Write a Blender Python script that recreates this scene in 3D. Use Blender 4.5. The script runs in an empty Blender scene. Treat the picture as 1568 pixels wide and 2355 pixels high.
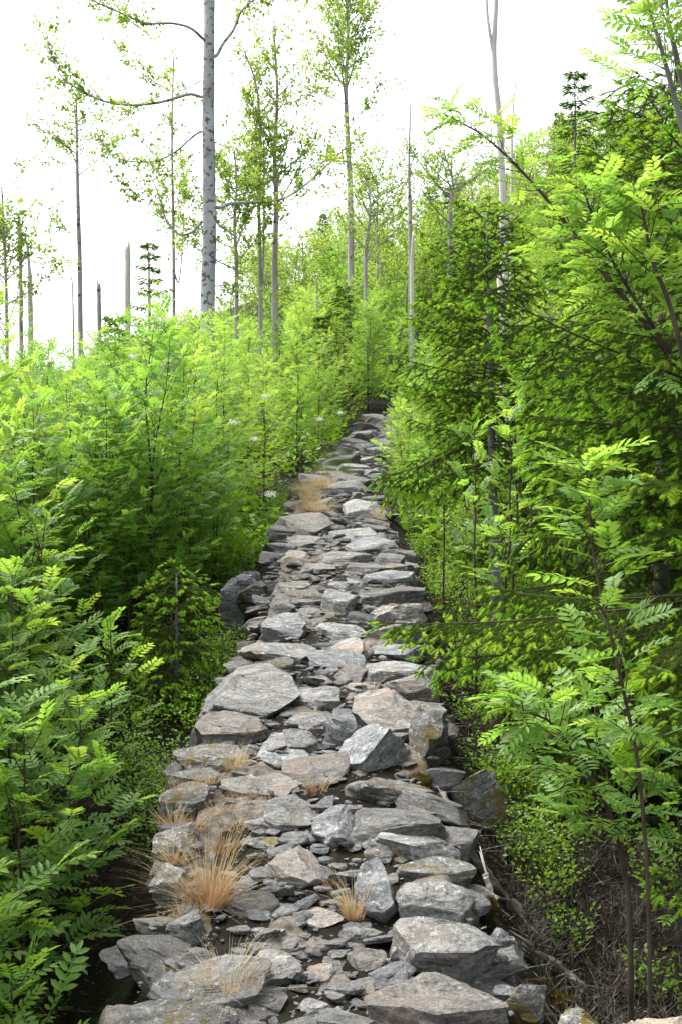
import bpy, bmesh, math, random
import numpy as np
from mathutils import Vector, Matrix, Euler

R = math.radians
scene = bpy.context.scene
COL = scene.collection

# ------------------------------------------------------------------ camera
F = 1100.0                      # focal length in pixels of the 681x1024 frame
cam_d = bpy.data.cameras.new('camera')
cam_d.sensor_fit = 'VERTICAL'
cam_d.sensor_height = 36.0
cam_d.sensor_width = 24.0
cam_d.lens = 36.0 * F / 1024.0
cam_d.clip_start = 0.05
cam_d.clip_end = 1000.0
cam = bpy.data.objects.new('camera', cam_d)
COL.objects.link(cam)
cam.location = (0, 0, 0)
cam.rotation_euler = (R(90), 0, 0)
scene.camera = cam

# ------------------------------------------------------------------ sky, sun, exposure
SUN_AZ, SUN_EL = -55.0, 58.0    # azimuth clockwise from +Y, elevation
world = bpy.data.worlds.new('World')
scene.world = world
world.use_nodes = True
wn = world.node_tree
wn.nodes.clear()
sky = wn.nodes.new('ShaderNodeTexSky')
sky.sky_type = 'NISHITA'
sky.sun_disc = False
sky.sun_elevation = R(SUN_EL)
sky.sun_rotation = R(SUN_AZ)
sky.air_density = 1.0
sky.dust_density = 4.0
sky.ozone_density = 1.0
hs = wn.nodes.new('ShaderNodeHueSaturation')
hs.inputs['Saturation'].default_value = 0.22
bg = wn.nodes.new('ShaderNodeBackground')
bg.inputs['Strength'].default_value = 0.15
wo = wn.nodes.new('ShaderNodeOutputWorld')
wn.links.new(sky.outputs['Color'], hs.inputs['Color'])
wn.links.new(hs.outputs['Color'], bg.inputs['Color'])
wn.links.new(bg.outputs['Background'], wo.inputs['Surface'])

sun_d = bpy.data.lights.new('sun', 'SUN')
sun_d.energy = 1.3
sun_d.angle = R(30)
sun_d.color = (1.0, 0.95, 0.86)
sun = bpy.data.objects.new('sun', sun_d)
COL.objects.link(sun)
to_sun = Vector((math.sin(R(SUN_AZ)) * math.cos(R(SUN_EL)), math.cos(R(SUN_AZ)) * math.cos(R(SUN_EL)), math.sin(R(SUN_EL))))
sun.rotation_euler = to_sun.to_track_quat('Z', 'Y').to_euler()

scene.view_settings.view_transform = 'Standard'
scene.view_settings.look = 'None'
scene.view_settings.gamma = 1.0
scene.view_settings.exposure = 1.75
scene.render.engine = 'CYCLES'
scene.cycles.max_bounces = 8
scene.cycles.diffuse_bounces = 4
scene.cycles.glossy_bounces = 2
scene.cycles.transmission_bounces = 4
scene.cycles.use_denoising = True
scene.cycles.sample_clamp_indirect = 6.0

# ------------------------------------------------------------------ helpers
rng = np.random.default_rng(7)
random.seed(7)


def px(x, y, D):
    """a point of the photograph (1568 x 2355 reading) at depth D, as a world position"""
    return np.array([(x / 2.3026 - 340.5) * D / F, D, (512 - y / 2.3026) * D / F])


def _h(ix, iy, iz, s):
    n = (ix * 374761393 + iy * 668265263 + iz * 2147483647 + s * 974634541) & 0xFFFFFFFF
    n = ((n ^ (n >> 13)) * 1274126177) & 0xFFFFFFFF
    n = ((n ^ (n >> 16)) * 2246822519) & 0xFFFFFFFF
    return ((n ^ (n >> 15)) & 0xFFFF) / 65535.0


def noise(P, s=0):
    P = np.asarray(P, dtype=np.float64)
    I = np.floor(P).astype(np.int64)
    f = P - I
    f = f * f * (3 - 2 * f)
    out = 0
    for a in (0, 1):
        for b in (0, 1):
            for c in (0, 1):
                w = (f[:, 0] if a else 1 - f[:, 0]) * (f[:, 1] if b else 1 - f[:, 1]) * (f[:, 2] if c else 1 - f[:, 2])
                out = out + w * _h(I[:, 0] + a, I[:, 1] + b, I[:, 2] + c, s)
    return out * 2 - 1


def fbm(P, s=0, o=3):
    P = np.asarray(P, dtype=np.float64)
    r = 0
    a = 1.0
    for k in range(o):
        r = r + a * noise(P * (2 ** k), s + k)
        a *= 0.5
    return r


def smooth(a, b, x):
    t = np.clip((np.asarray(x, dtype=float) - a) / (b - a), 0, 1)
    return t * t * (3 - 2 * t)


class Geo:
    """collects triangles, a material slot per triangle and one random value per vertex"""
    def __init__(self):
        self.v, self.t, self.m, self.c, self.n = [], [], [], [], 0

    def add(self, V, T, mat=0, c=0.5):
        V = np.asarray(V, dtype=np.float64).reshape(-1, 3)
        T = np.asarray(T, dtype=np.int64).reshape(-1, 3)
        self.v.append(V)
        self.t.append(T + self.n)
        self.m.append(np.full(len(T), mat, dtype=np.int32))
        c = np.asarray(c, dtype=np.float32)
        self.c.append(np.full(len(V), float(c), dtype=np.float32) if c.ndim == 0 else c)
        self.n += len(V)

    def mesh(self, name, mats, smooth_shade=False, sharp=None):
        V = np.concatenate(self.v)
        T = np.concatenate(self.t)
        M = np.concatenate(self.m)
        C = np.concatenate(self.c)
        me = bpy.data.meshes.new(name)
        me.vertices.add(len(V))
        me.vertices.foreach_set('co', V.astype(np.float32).ravel())
        me.loops.add(len(T) * 3)
        me.loops.foreach_set('vertex_index', T.astype(np.int32).ravel())
        me.polygons.add(len(T))
        me.polygons.foreach_set('loop_start', np.arange(0, len(T) * 3, 3, dtype=np.int32))
        me.polygons.foreach_set('material_index', M)
        me.polygons.foreach_set('use_smooth', np.full(len(T), smooth_shade, dtype=bool))
        for m in mats:
            me.materials.append(m)
        a = me.attributes.new('col', 'FLOAT', 'POINT')
        a.data.foreach_set('value', C)
        me.update()
        me.validate()
        if sharp is not None:
            me.set_sharp_from_angle(angle=R(sharp))
        return me


def tube(g, P, rad, sides=6, mat=0, c=0.5, cap=True, rough=0.0, seed=0):
    P = np.asarray(P, dtype=float)
    n = len(P)
    rad = np.broadcast_to(np.asarray(rad, dtype=float), (n,))
    tang = np.gradient(P, axis=0)
    tang /= np.linalg.norm(tang, axis=1)[:, None] + 1e-9
    ref = np.array([0.0, 0.0, 1.0]) if abs(tang[0][2]) < 0.9 else np.array([1.0, 0.0, 0.0])
    a = np.cross(tang[0], ref)
    a /= np.linalg.norm(a)
    ang = np.linspace(0, 2 * np.pi, sides, endpoint=False)
    V = []
    for i in range(n):
        a = a - tang[i] * np.dot(a, tang[i])
        a /= np.linalg.norm(a) + 1e-9
        b = np.cross(tang[i], a)
        V.append(P[i] + rad[i] * (np.cos(ang)[:, None] * a + np.sin(ang)[:, None] * b))
    V = np.array(V)
    if rough:
        d = fbm(V.reshape(-1, 3) * 6 / max(rad.max() * 8, 0.05) + seed, seed, 2).reshape(n, sides, 1)
        V = V + (V - P[:, None, :]) * d * rough
    V = V.reshape(-1, 3)
    i = np.arange(n - 1)[:, None] * sides
    j = np.arange(sides)[None, :]
    k = (j + 1) % sides
    q = np.stack([i + j, i + k, i + sides + k, i + sides + j], -1).reshape(-1, 4)
    T = np.concatenate([q[:, [0, 1, 2]], q[:, [0, 2, 3]]])
    if cap:
        V = np.concatenate([V, P[:1], P[-1:]])
        e0, e1 = len(V) - 2, len(V) - 1
        l = (n - 1) * sides
        T = np.concatenate([T, np.stack([np.full(sides, e0), k[0], j[0]], -1), np.stack([np.full(sides, e1), l + j[0], l + k[0]], -1)])
    g.add(V, T, mat, c)


def spline(pts, n):
    """Catmull-Rom through the points"""
    P = np.asarray(pts, dtype=float)
    if len(P) < 3:
        t = np.linspace(0, 1, n)[:, None]
        return P[0] * (1 - t) + P[-1] * t
    Q = np.concatenate([[2 * P[0] - P[1]], P, [2 * P[-1] - P[-2]]])
    out = []
    for u in np.linspace(0, len(P) - 1 - 1e-6, n):
        i = int(u)
        t = u - i
        p0, p1, p2, p3 = Q[i], Q[i + 1], Q[i + 2], Q[i + 3]
        out.append(0.5 * (2 * p1 + (p2 - p0) * t + (2 * p0 - 5 * p1 + 4 * p2 - p3) * t * t + (3 * p1 - p0 - 3 * p2 + p3) * t ** 3))
    return np.array(out)


def frames(D, U):
    """rotation matrices whose columns are x along D and z near U"""
    D = D / (np.linalg.norm(D, axis=1)[:, None] + 1e-9)
    Y = np.cross(U, D)
    Y /= np.linalg.norm(Y, axis=1)[:, None] + 1e-9
    Z = np.cross(D, Y)
    return np.stack([D, Y, Z], -1)


def stamp(g, V, T, pos, M, scale, mat=0, c=None):
    """many copies of one small shape"""
    n, k = len(pos), len(V)
    if n == 0:
        return
    W = np.einsum('nij,kj->nki', M * np.asarray(scale).reshape(-1, 1, 1), V) + pos[:, None, :]
    TT = T[None] + (np.arange(n) * k)[:, None, None]
    cc = np.repeat(c if c is not None else rng.random(n), k)
    g.add(W.reshape(-1, 3), TT.reshape(-1, 3), mat, cc)


def obj(name, me, parent=None, loc=(0, 0, 0), rot=(0, 0, 0), scale=(1, 1, 1)):
    o = bpy.data.objects.new(name, me)
    COL.objects.link(o)
    o.parent = parent
    o.location = loc
    o.rotation_euler = rot
    o.scale = scale if hasattr(scale, '__len__') else (scale, scale, scale)
    return o


def tag(o, label=None, cat=None, group=None, kind=None):
    if label:
        o['label'] = label
    if cat:
        o['category'] = cat
    if group:
        o['group'] = group
    if kind:
        o['kind'] = kind
    return o


def thing(name, label, cat, loc, rotz=0.0, scale=1.0, group=None):
    o = obj(name, None, None, loc, (0, 0, rotz), scale)
    o.empty_display_size = 0.1
    return tag(o, label, cat, group)


# ------------------------------------------------------------------ materials
def mat(name):
    m = bpy.data.materials.new(name)
    m.use_nodes = True
    m.node_tree.nodes.clear()
    return m, m.node_tree.nodes, m.node_tree.links


def ramp(N, stops):
    r = N.new('ShaderNodeValToRGB')
    e = r.color_ramp.elements
    while len(e) > 1:
        e.remove(e[-1])
    e[0].position, e[0].color = stops[0][0], (*stops[0][1], 1)
    for p, c in stops[1:]:
        k = e.new(p)
        k.color = (*c, 1)
    return r


def leaf_material(name, stops, trans, fac=0.45, rough=0.45, spec=0.35):
    m, N, L = mat(name)
    at = N.new('ShaderNodeAttribute')
    at.attribute_name = 'col'
    oi = N.new('ShaderNodeObjectInfo')
    mx = N.new('ShaderNodeMath')
    mx.operation = 'MULTIPLY_ADD'
    mx.inputs[1].default_value = 0.55
    L.new(at.outputs['Fac'], mx.inputs[0])
    m2 = N.new('ShaderNodeMath')
    m2.operation = 'MULTIPLY'
    m2.inputs[1].default_value = 0.45
    L.new(oi.outputs['Random'], m2.inputs[0])
    L.new(m2.outputs[0], mx.inputs[2])
    rp = ramp(N, stops)
    L.new(mx.outputs[0], rp.inputs['Fac'])
    tr = ramp(N, trans)
    L.new(mx.outputs[0], tr.inputs['Fac'])
    p = N.new('ShaderNodeBsdfPrincipled')
    p.inputs['Roughness'].default_value = rough
    p.inputs['Specular IOR Level'].default_value = spec
    L.new(rp.outputs['Color'], p.inputs['Base Color'])
    t = N.new('ShaderNodeBsdfTranslucent')
    L.new(tr.outputs['Color'], t.inputs['Color'])
    mix = N.new('ShaderNodeMixShader')
    mix.inputs['Fac'].default_value = fac
    L.new(p.outputs[0], mix.inputs[1])
    L.new(t.outputs[0], mix.inputs[2])
    o = N.new('ShaderNodeOutputMaterial')
    L.new(mix.outputs[0], o.inputs['Surface'])
    return m


def bark_material(name, stops, scale=8.0, stretch=0.25, bump=0.5, patch=None, rough=0.85):
    m, N, L = mat(name)
    tc = N.new('ShaderNodeTexCoord')
    mp = N.new('ShaderNodeMapping')
    mp.inputs['Scale'].default_value = (1, 1, stretch)
    L.new(tc.outputs['Object'], mp.inputs['Vector'])
    nz = N.new('ShaderNodeTexNoise')
    nz.inputs['Scale'].default_value = scale
    nz.inputs['Detail'].default_value = 6
    L.new(mp.outputs[0], nz.inputs['Vector'])
    rp = ramp(N, stops)
    L.new(nz.outputs['Fac'], rp.inputs['Fac'])
    col = rp.outputs['Color']
    if patch:
        n2 = N.new('ShaderNodeTexNoise')
        n2.inputs['Scale'].default_value = patch[0]
        n2.inputs['Detail'].default_value = 3
        L.new(tc.outputs['Object'], n2.inputs['Vector'])
        r2 = ramp(N, [(patch[1], (0, 0, 0)), (patch[1] + 0.04, (1, 1, 1))])
        L.new(n2.outputs['Fac'], r2.inputs['Fac'])
        mm = N.new('ShaderNodeMix')
        mm.data_type = 'RGBA'
        L.new(r2.outputs['Color'], mm.inputs['Factor'])
        L.new(col, mm.inputs['A'])
        mm.inputs['B'].default_value = (*patch[2], 1)
        col = mm.outputs['Result']
    p = N.new('ShaderNodeBsdfPrincipled')
    p.inputs['Roughness'].default_value = rough
    p.inputs['Specular IOR Level'].default_value = 0.2
    L.new(col, p.inputs['Base Color'])
    b = N.new('ShaderNodeBump')
    b.inputs['Strength'].default_value = bump
    b.inputs['Distance'].default_value = 0.02
    L.new(nz.outputs['Fac'], b.inputs['Height'])
    L.new(b.outputs[0], p.inputs['Normal'])
    o = N.new('ShaderNodeOutputMaterial')
    L.new(p.outputs[0], o.inputs['Surface'])
    return m


def stone_material(name, dark, mid, light, warm, lichen=0.56, moss=0.0, warm_amt=0.56):
    m, N, L = mat(name)
    tc = N.new('ShaderNodeTexCoord')
    oi = N.new('ShaderNodeObjectInfo')
    sc = N.new('ShaderNodeVectorMath')
    sc.operation = 'SCALE'
    sc.inputs[0].default_value = (37, 53, 71)
    L.new(oi.outputs['Random'], sc.inputs['Scale'])
    ad = N.new('ShaderNodeVectorMath')
    ad.operation = 'ADD'
    L.new(tc.outputs['Object'], ad.inputs[0])
    L.new(sc.outputs[0], ad.inputs[1])
    mp = N.new('ShaderNodeMapping')
    mp.inputs['Rotation'].default_value = (0.25, 0.18, 0.3)
    mp.inputs['Scale'].default_value = (1.0, 1.6, 7.0)
    L.new(ad.outputs[0], mp.inputs['Vector'])

    def nz(scale, detail, vec, rough=0.6, dist=0.0):
        n = N.new('ShaderNodeTexNoise')
        n.inputs['Scale'].default_value = scale
        n.inputs['Detail'].default_value = detail
        n.inputs['Roughness'].default_value = rough
        n.inputs['Distortion'].default_value = dist
        L.new(vec, n.inputs['Vector'])
        return n.outputs['Fac']
    strata = nz(7.0, 6, mp.outputs[0], 0.65, 0.5)
    big = nz(5.0, 4, ad.outputs[0])
    fine = nz(60.0, 5, ad.outputs[0], 0.7)
    grain = nz(220.0, 2, ad.outputs[0], 0.6)
    # colour
    r1 = ramp(N, [(0.36, dark), (0.48, mid), (0.61, light)])
    mxv = N.new('ShaderNodeMath')
    mxv.operation = 'MULTIPLY_ADD'
    mxv.inputs[1].default_value = 0.5
    L.new(strata, mxv.inputs[0])
    hv = N.new('ShaderNodeMath')
    hv.operation = 'MULTIPLY'
    hv.inputs[1].default_value = 0.5
    L.new(fine, hv.inputs[0])
    L.new(hv.outputs[0], mxv.inputs[2])
    L.new(mxv.outputs[0], r1.inputs['Fac'])
    col = r1.outputs['Color']

    def over(fac, lo, hi, colour, base, amt=1.0):
        rr = ramp(N, [(lo, (0, 0, 0)), (hi, (amt, amt, amt))])
        L.new(fac, rr.inputs['Fac'])
        mm = N.new('ShaderNodeMix')
        mm.data_type = 'RGBA'
        L.new(rr.outputs['Color'], mm.inputs['Factor'])
        L.new(base, mm.inputs['A'])
        mm.inputs['B'].default_value = (*colour, 1)
        return mm.outputs['Result']
    col = over(big, warm_amt - 0.03, warm_amt + 0.12, warm, col, 0.75)
    lich = nz(26.0, 4, ad.outputs[0], 0.7)
    col = over(lich, lichen, lichen + 0.05, (0.50, 0.50, 0.47), col, 0.7)
    dk = nz(17.0, 5, ad.outputs[0], 0.75)
    col = over(dk, 0.60, 0.66, (0.045, 0.043, 0.04), col, 0.75)
    col = over(grain, 0.60, 0.68, (0.55, 0.53, 0.50), col, 0.5)
    if moss:
        ms = nz(9.0, 5, ad.outputs[0], 0.7)
        col = over(ms, 0.62 - moss * 0.14, 0.66 - moss * 0.12, (0.13, 0.10, 0.02), col, 0.95)
    # per stone brightness
    hsv = N.new('ShaderNodeHueSaturation')
    vm = N.new('ShaderNodeMapRange')
    vm.inputs['To Min'].default_value = 0.62
    vm.inputs['To Max'].default_value = 1.30
    L.new(oi.outputs['Random'], vm.inputs['Value'])
    L.new(vm.outputs[0], hsv.inputs['Value'])
    L.new(col, hsv.inputs['Color'])
    p = N.new('ShaderNodeBsdfPrincipled')
    p.inputs['Roughness'].default_value = 0.78
    p.inputs['Specular IOR Level'].default_value = 0.3
    L.new(hsv.outputs[0], p.inputs['Base Color'])
    b1 = N.new('ShaderNodeBump')
    b1.inputs['Strength'].default_value = 1.0
    b1.inputs['Distance'].default_value = 0.05
    L.new(strata, b1.inputs['Height'])
    b2 = N.new('ShaderNodeBump')
    b2.inputs['Strength'].default_value = 0.9
    b2.inputs['Distance'].default_value = 0.012
    L.new(fine, b2.inputs['Height'])
    L.new(b1.outputs[0], b2.inputs['Normal'])
    L.new(b2.outputs[0], p.inputs['Normal'])
    o = N.new('ShaderNodeOutputMaterial')
    L.new(p.outputs[0], o.inputs['Surface'])
    return m


def soil_material(name, stops, scale=14.0, bump=0.9, extra=None):
    m, N, L = mat(name)
    tc = N.new('ShaderNodeTexCoord')
    n1 = N.new('ShaderNodeTexNoise')
    n1.inputs['Scale'].default_value = scale
    n1.inputs['Detail'].default_value = 9
    n1.inputs['Roughness'].default_value = 0.7
    L.new(tc.outputs['Object'], n1.inputs['Vector'])
    rp = ramp(N, stops)
    L.new(n1.outputs['Fac'], rp.inputs['Fac'])
    col = rp.outputs['Color']
    if extra:
        n2 = N.new('ShaderNodeTexNoise')
        n2.inputs['Scale'].default_value = extra[0]
        n2.inputs['Detail'].default_value = 5
        L.new(tc.outputs['Object'], n2.inputs['Vector'])
        r2 = ramp(N, [(extra[1], (0, 0, 0)), (extra[1] + 0.1, (1, 1, 1))])
        L.new(n2.outputs['Fac'], r2.inputs['Fac'])
        mm = N.new('ShaderNodeMix')
        mm.data_type = 'RGBA'
        L.new(r2.outputs['Color'], mm.inputs['Factor'])
        L.new(col, mm.inputs['A'])
        mm.inputs['B'].default_value = (*extra[2], 1)
        col = mm.outputs['Result']
    p = N.new('ShaderNodeBsdfPrincipled')
    p.inputs['Roughness'].default_value = 0.95
    p.inputs['Specular IOR Level'].default_value = 0.1
    L.new(col, p.inputs['Base Color'])
    b = N.new('ShaderNodeBump')
    b.inputs['Strength'].default_value = bump
    b.inputs['Distance'].default_value = 0.03
    L.new(n1.outputs['Fac'], b.inputs['Height'])
    L.new(b.outputs[0], p.inputs['Normal'])
    o = N.new('ShaderNodeOutputMaterial')
    L.new(p.outputs[0], o.inputs['Surface'])
    return m


M_ROWAN = leaf_material('rowan_leaf',
                        [(0.0, (0.075, 0.175, 0.040)), (0.35, (0.120, 0.250, 0.048)), (0.7, (0.185, 0.310, 0.052)), (1.0, (0.26, 0.35, 0.06))],
                        [(0.0, (0.18, 0.40, 0.05)), (0.5, (0.34, 0.57, 0.065)), (1.0, (0.56, 0.66, 0.08))], 0.52, 0.42, 0.4)
M_BEECH = leaf_material('beech_leaf',
                        [(0.0, (0.070, 0.135, 0.032)), (0.5, (0.115, 0.200, 0.036)), (1.0, (0.18, 0.26, 0.045))],
                        [(0.0, (0.24, 0.38, 0.05)), (0.5, (0.34, 0.50, 0.05)), (1.0, (0.48, 0.58, 0.06))], 0.5)
M_BILB = leaf_material('bilberry_leaf',
                       [(0.0, (0.075, 0.160, 0.018)), (0.5, (0.130, 0.250, 0.020)), (1.0, (0.20, 0.31, 0.03))],
                       [(0.0, (0.13, 0.28, 0.012)), (0.5, (0.20, 0.40, 0.014)), (1.0, (0.34, 0.45, 0.022))], 0.45)
M_NEEDLE = leaf_material('spruce_needle_old',
                         [(0.0, (0.045, 0.090, 0.020)), (0.5, (0.075, 0.140, 0.024)), (1.0, (0.12, 0.17, 0.03))],
                         [(0.0, (0.05, 0.12, 0.012)), (1.0, (0.12, 0.20, 0.018))], 0.3, 0.7, 0.12)
M_SHOOT = leaf_material('spruce_needle_new',
                        [(0.0, (0.165, 0.335, 0.036)), (0.5, (0.250, 0.440, 0.045)), (1.0, (0.34, 0.47, 0.055))],
                        [(0.0, (0.26, 0.54, 0.03)), (0.5, (0.40, 0.64, 0.04)), (1.0, (0.54, 0.66, 0.05))], 0.45, 0.75, 0.1)
M_DRY = leaf_material('dry_grass_blade',
                      [(0.0, (0.22, 0.10, 0.050)), (0.3, (0.38, 0.23, 0.115)), (0.6, (0.52, 0.40, 0.22)), (1.0, (0.62, 0.52, 0.34))],
                      [(0.0, (0.26, 0.10, 0.04)), (1.0, (0.6, 0.46, 0.26))], 0.3, 0.6, 0.15)
M_GRASS = leaf_material('green_grass_blade',
                        [(0.0, (0.06, 0.13, 0.02)), (0.5, (0.12, 0.2, 0.03)), (1.0, (0.30, 0.28, 0.08))],
                        [(0.0, (0.1, 0.24, 0.02)), (1.0, (0.35, 0.38, 0.08))], 0.4)
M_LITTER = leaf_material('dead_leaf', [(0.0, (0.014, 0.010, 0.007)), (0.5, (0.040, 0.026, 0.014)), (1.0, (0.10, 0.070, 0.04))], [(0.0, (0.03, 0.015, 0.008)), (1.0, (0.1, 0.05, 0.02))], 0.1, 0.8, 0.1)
M_BRUSH = leaf_material('heath_leaf', [(0.0, (0.035, 0.028, 0.014)), (0.6, (0.075, 0.060, 0.022)), (1.0, (0.10, 0.11, 0.03))], [(0.0, (0.03, 0.02, 0.01)), (1.0, (0.08, 0.07, 0.02))], 0.15, 0.8, 0.1)
M_STEM = bark_material('rowan_bark', [(0.3, (0.030, 0.022, 0.018)), (0.7, (0.095, 0.070, 0.055))], 20, 0.3)
M_STEMG = bark_material('rowan_bark_grey', [(0.3, (0.10, 0.10, 0.095)), (0.7, (0.24, 0.23, 0.21))], 14, 0.3)
M_BEECHBARK = bark_material('beech_bark', [(0.3, (0.24, 0.25, 0.26)), (0.7, (0.46, 0.47, 0.48))], 3.0, 0.5, 0.3, (8.0, 0.55, (0.11, 0.10, 0.095)))
M_PALEBARK = bark_material('pale_dead_wood', [(0.3, (0.40, 0.375, 0.34)), (0.7, (0.64, 0.61, 0.57))], 4.0, 0.15, 0.4)
M_GREYBARK = bark_material('grey_bark', [(0.3, (0.20, 0.19, 0.175)), (0.7, (0.40, 0.385, 0.36))], 5.0, 0.3, 0.4, (3.0, 0.62, (0.05, 0.045, 0.04)))
M_SPRUCEBARK = bark_material('spruce_bark', [(0.3, (0.10, 0.09, 0.085)), (0.7, (0.27, 0.26, 0.25))], 9.0, 0.4, 0.8)
M_TWIG = bark_material('spruce_twig', [(0.3, (0.035, 0.026, 0.016)), (0.7, (0.085, 0.062, 0.04))], 20, 0.4)
M_LOG = bark_material('weathered_log', [(0.34, (0.030, 0.023, 0.018)), (0.5, (0.090, 0.076, 0.064)), (0.66, (0.24, 0.222, 0.20))], 34.0, 0.07, 1.0)
M_FLOWER = leaf_material('rowan_flower', [(0, (0.7, 0.7, 0.62)), (1, (0.8, 0.8, 0.74))], [(0, (0.6, 0.6, 0.5)), (1, (0.7, 0.7, 0.6))], 0.25)
M_STONE = stone_material('gneiss', (0.055, 0.057, 0.058), (0.165, 0.164, 0.160), (0.33, 0.325, 0.315), (0.215, 0.185, 0.155), 0.60)
M_STONE2 = stone_material('gneiss_warm', (0.070, 0.064, 0.058), (0.195, 0.182, 0.168), (0.36, 0.34, 0.315), (0.26, 0.20, 0.165), 0.62, 0.0, 0.52)
M_STONE3 = stone_material('gneiss_mossy', (0.040, 0.040, 0.038), (0.125, 0.122, 0.116), (0.25, 0.246, 0.235), (0.17, 0.14, 0.11), 0.58, 0.55)
M_STONE4 = stone_material('gneiss_blue', (0.052, 0.056, 0.062), (0.150, 0.157, 0.166), (0.31, 0.318, 0.33), (0.20, 0.185, 0.17), 0.59, 0.0, 0.60)
M_PALE = stone_material('pale_stone', (0.42, 0.36, 0.27), (0.52, 0.45, 0.35), (0.6, 0.54, 0.44), (0.55, 0.45, 0.33), 0.7, 0.0)
M_DIRT = soil_material('path_soil', [(0.34, (0.060, 0.051, 0.043)), (0.50, (0.145, 0.126, 0.108)), (0.66, (0.26, 0.236, 0.21))], 16.0, 1.0, (3.0, 0.60, (0.13, 0.105, 0.05)))
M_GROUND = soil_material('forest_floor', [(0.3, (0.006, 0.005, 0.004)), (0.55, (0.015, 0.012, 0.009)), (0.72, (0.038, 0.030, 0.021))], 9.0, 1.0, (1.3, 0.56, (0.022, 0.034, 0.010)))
M_MOSS = soil_material('moss', [(0.3, (0.045, 0.035, 0.006)), (0.6, (0.15, 0.115, 0.02)), (0.75, (0.22, 0.18, 0.03))], 40.0, 1.0)

# ------------------------------------------------------------------ terrain
PY = np.array([-12, 0, 2.5, 3.5, 4.8, 5.85, 7.8, 10, 13.75, 18, 24, 29.5, 45, 60, 80, 100, 140, 220], dtype=float)
PZ = np.array([-1.80, -1.74, -1.70, -1.64, -1.42, -1.17, -.88, -.5, .05, .75, 1.62, 2.44, 6.7, 12.0, 18.2, 21.5, 21, 13], dtype=float)
CY = np.array([-12, 3.5, 4.8, 5.85, 7.8, 10, 13.75, 17, 20.5, 25, 29.5, 36, 60, 220], dtype=float)
CX = np.array([0.0, -.05, -.12, -.11, -.03, -.02, -.08, .08, .36, .80, 1.08, 1.6, 1.8, 2.0], dtype=float)


def pz(y):
    y = np.asarray(y, dtype=float)
    return (np.interp(y - 0.5, PY, PZ) + np.interp(y, PY, PZ) + np.interp(y + 0.5, PY, PZ)) / 3


def cx(y):
    y = np.asarray(y, dtype=float)
    return (np.interp(y - 0.6, CY, CX) + np.interp(y, CY, CX) + np.interp(y + 0.6, CY, CX)) / 3


def hw(y):
    return np.interp(y, [0, 4, 10, 16, 20, 34], [0.67, 0.66, 0.65, 0.61, 0.56, 0.52])


def ground(x, y):
    x = np.asarray(x, dtype=float)
    y = np.asarray(y, dtype=float)
    d = x - cx(y)
    z = pz(y)
    l = np.maximum(0, -d)
    r = np.maximum(0, d)
    dropl = np.interp(y, [0, 6, 14, 20, 32], [0.85, 0.75, 0.6, 0.30, 0.1])
    dropr = np.interp(y, [0, 6, 10, 16, 32], [0.52, 0.56, 0.50, 0.25, 0.0])
    z = z - dropl * smooth(0.35, 1.15, l) - dropr * smooth(0.35, 1.25, r)
    z = z - np.maximum(0, l - 1.3) * (0.05 + 0.33 * smooth(10, 48, y))
    z = z + np.maximum(0, r - 1.4) * (0.10 * smooth(4, 9, y) + 0.37 * smooth(8, 38, y))
    q = np.stack([x * 0.9, y * 0.9, np.zeros_like(x)], -1).reshape(-1, 3)
    z = z + 0.07 * fbm(q, 3, 2).reshape(x.shape) * smooth(0.5, 1.3, np.abs(d))
    return z


def gz(x, y):
    return float(ground(np.array([x]), np.array([y]))[0])


def build_ground():
    xs = np.concatenate([np.linspace(-240, -14, 30), np.arange(-13, -4, 0.5), np.arange(-4, 5, 0.12), np.arange(5, 14, 0.5), np.linspace(14.5, 240, 30)])
    ys = np.concatenate([np.linspace(-120, -4, 12), np.arange(-3, 14, 0.14), np.arange(14, 40, 0.5), np.linspace(41, 420, 70)])
    X, Y = np.meshgrid(xs, ys, indexing='xy')
    Z = ground(X, Y)
    V = np.stack([X, Y, Z], -1).reshape(-1, 3)
    n, m = len(ys), len(xs)
    i = (np.arange(n - 1)[:, None] * m + np.arange(m - 1)[None]).reshape(-1)
    T = np.concatenate([np.stack([i, i + 1, i + m + 1], -1), np.stack([i, i + m + 1, i + m], -1)])
    g = Geo()
    g.add(V, T)
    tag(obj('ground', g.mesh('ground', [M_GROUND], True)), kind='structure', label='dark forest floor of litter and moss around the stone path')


build_ground()


def build_path():
    ys = np.concatenate([np.arange(0.6, 14, 0.05), np.arange(14, 30.6, 0.12)])
    us = np.linspace(-1.05, 1.05, 46)
    Y, U = np.meshgrid(ys, us, indexing='ij')
    H = hw(Y)
    X = cx(Y) + U * H
    q = np.stack([X * 5, Y * 5, np.zeros_like(X)], -1).reshape(-1, 3)
    Z = pz(Y) + 0.035 * fbm(q, 11, 4).reshape(X.shape)
    Z = Z - 0.015 - 0.75 * smooth(0.80, 1.05, np.abs(U))
    V = np.stack([X, Y, Z], -1).reshape(-1, 3)
    n, m = Y.shape
    i = (np.arange(n - 1)[:, None] * m + np.arange(m - 1)[None]).reshape(-1)
    T = np.concatenate([np.stack([i, i + 1, i + m + 1], -1), np.stack([i, i + m + 1, i + m], -1)])
    g = Geo()
    g.add(V, T)
    return tag(obj('stone_path', g.mesh('stone_path', [M_DIRT], True)), kind='structure', label='raised rubble footpath of grey gneiss stones climbing the slope')


PATH = build_path()

# ------------------------------------------------------------------ stones
def ico(sub):
    bm = bmesh.new()
    bmesh.ops.create_icosphere(bm, subdivisions=sub, radius=1.0)
    V = np.array([v.co[:] for v in bm.verts])
    T = np.array([[v.index for v in f.verts] for f in bm.faces])
    bm.free()
    return V, T


ICO = {k: ico(k) for k in (1, 2, 3, 4, 5)}


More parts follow.
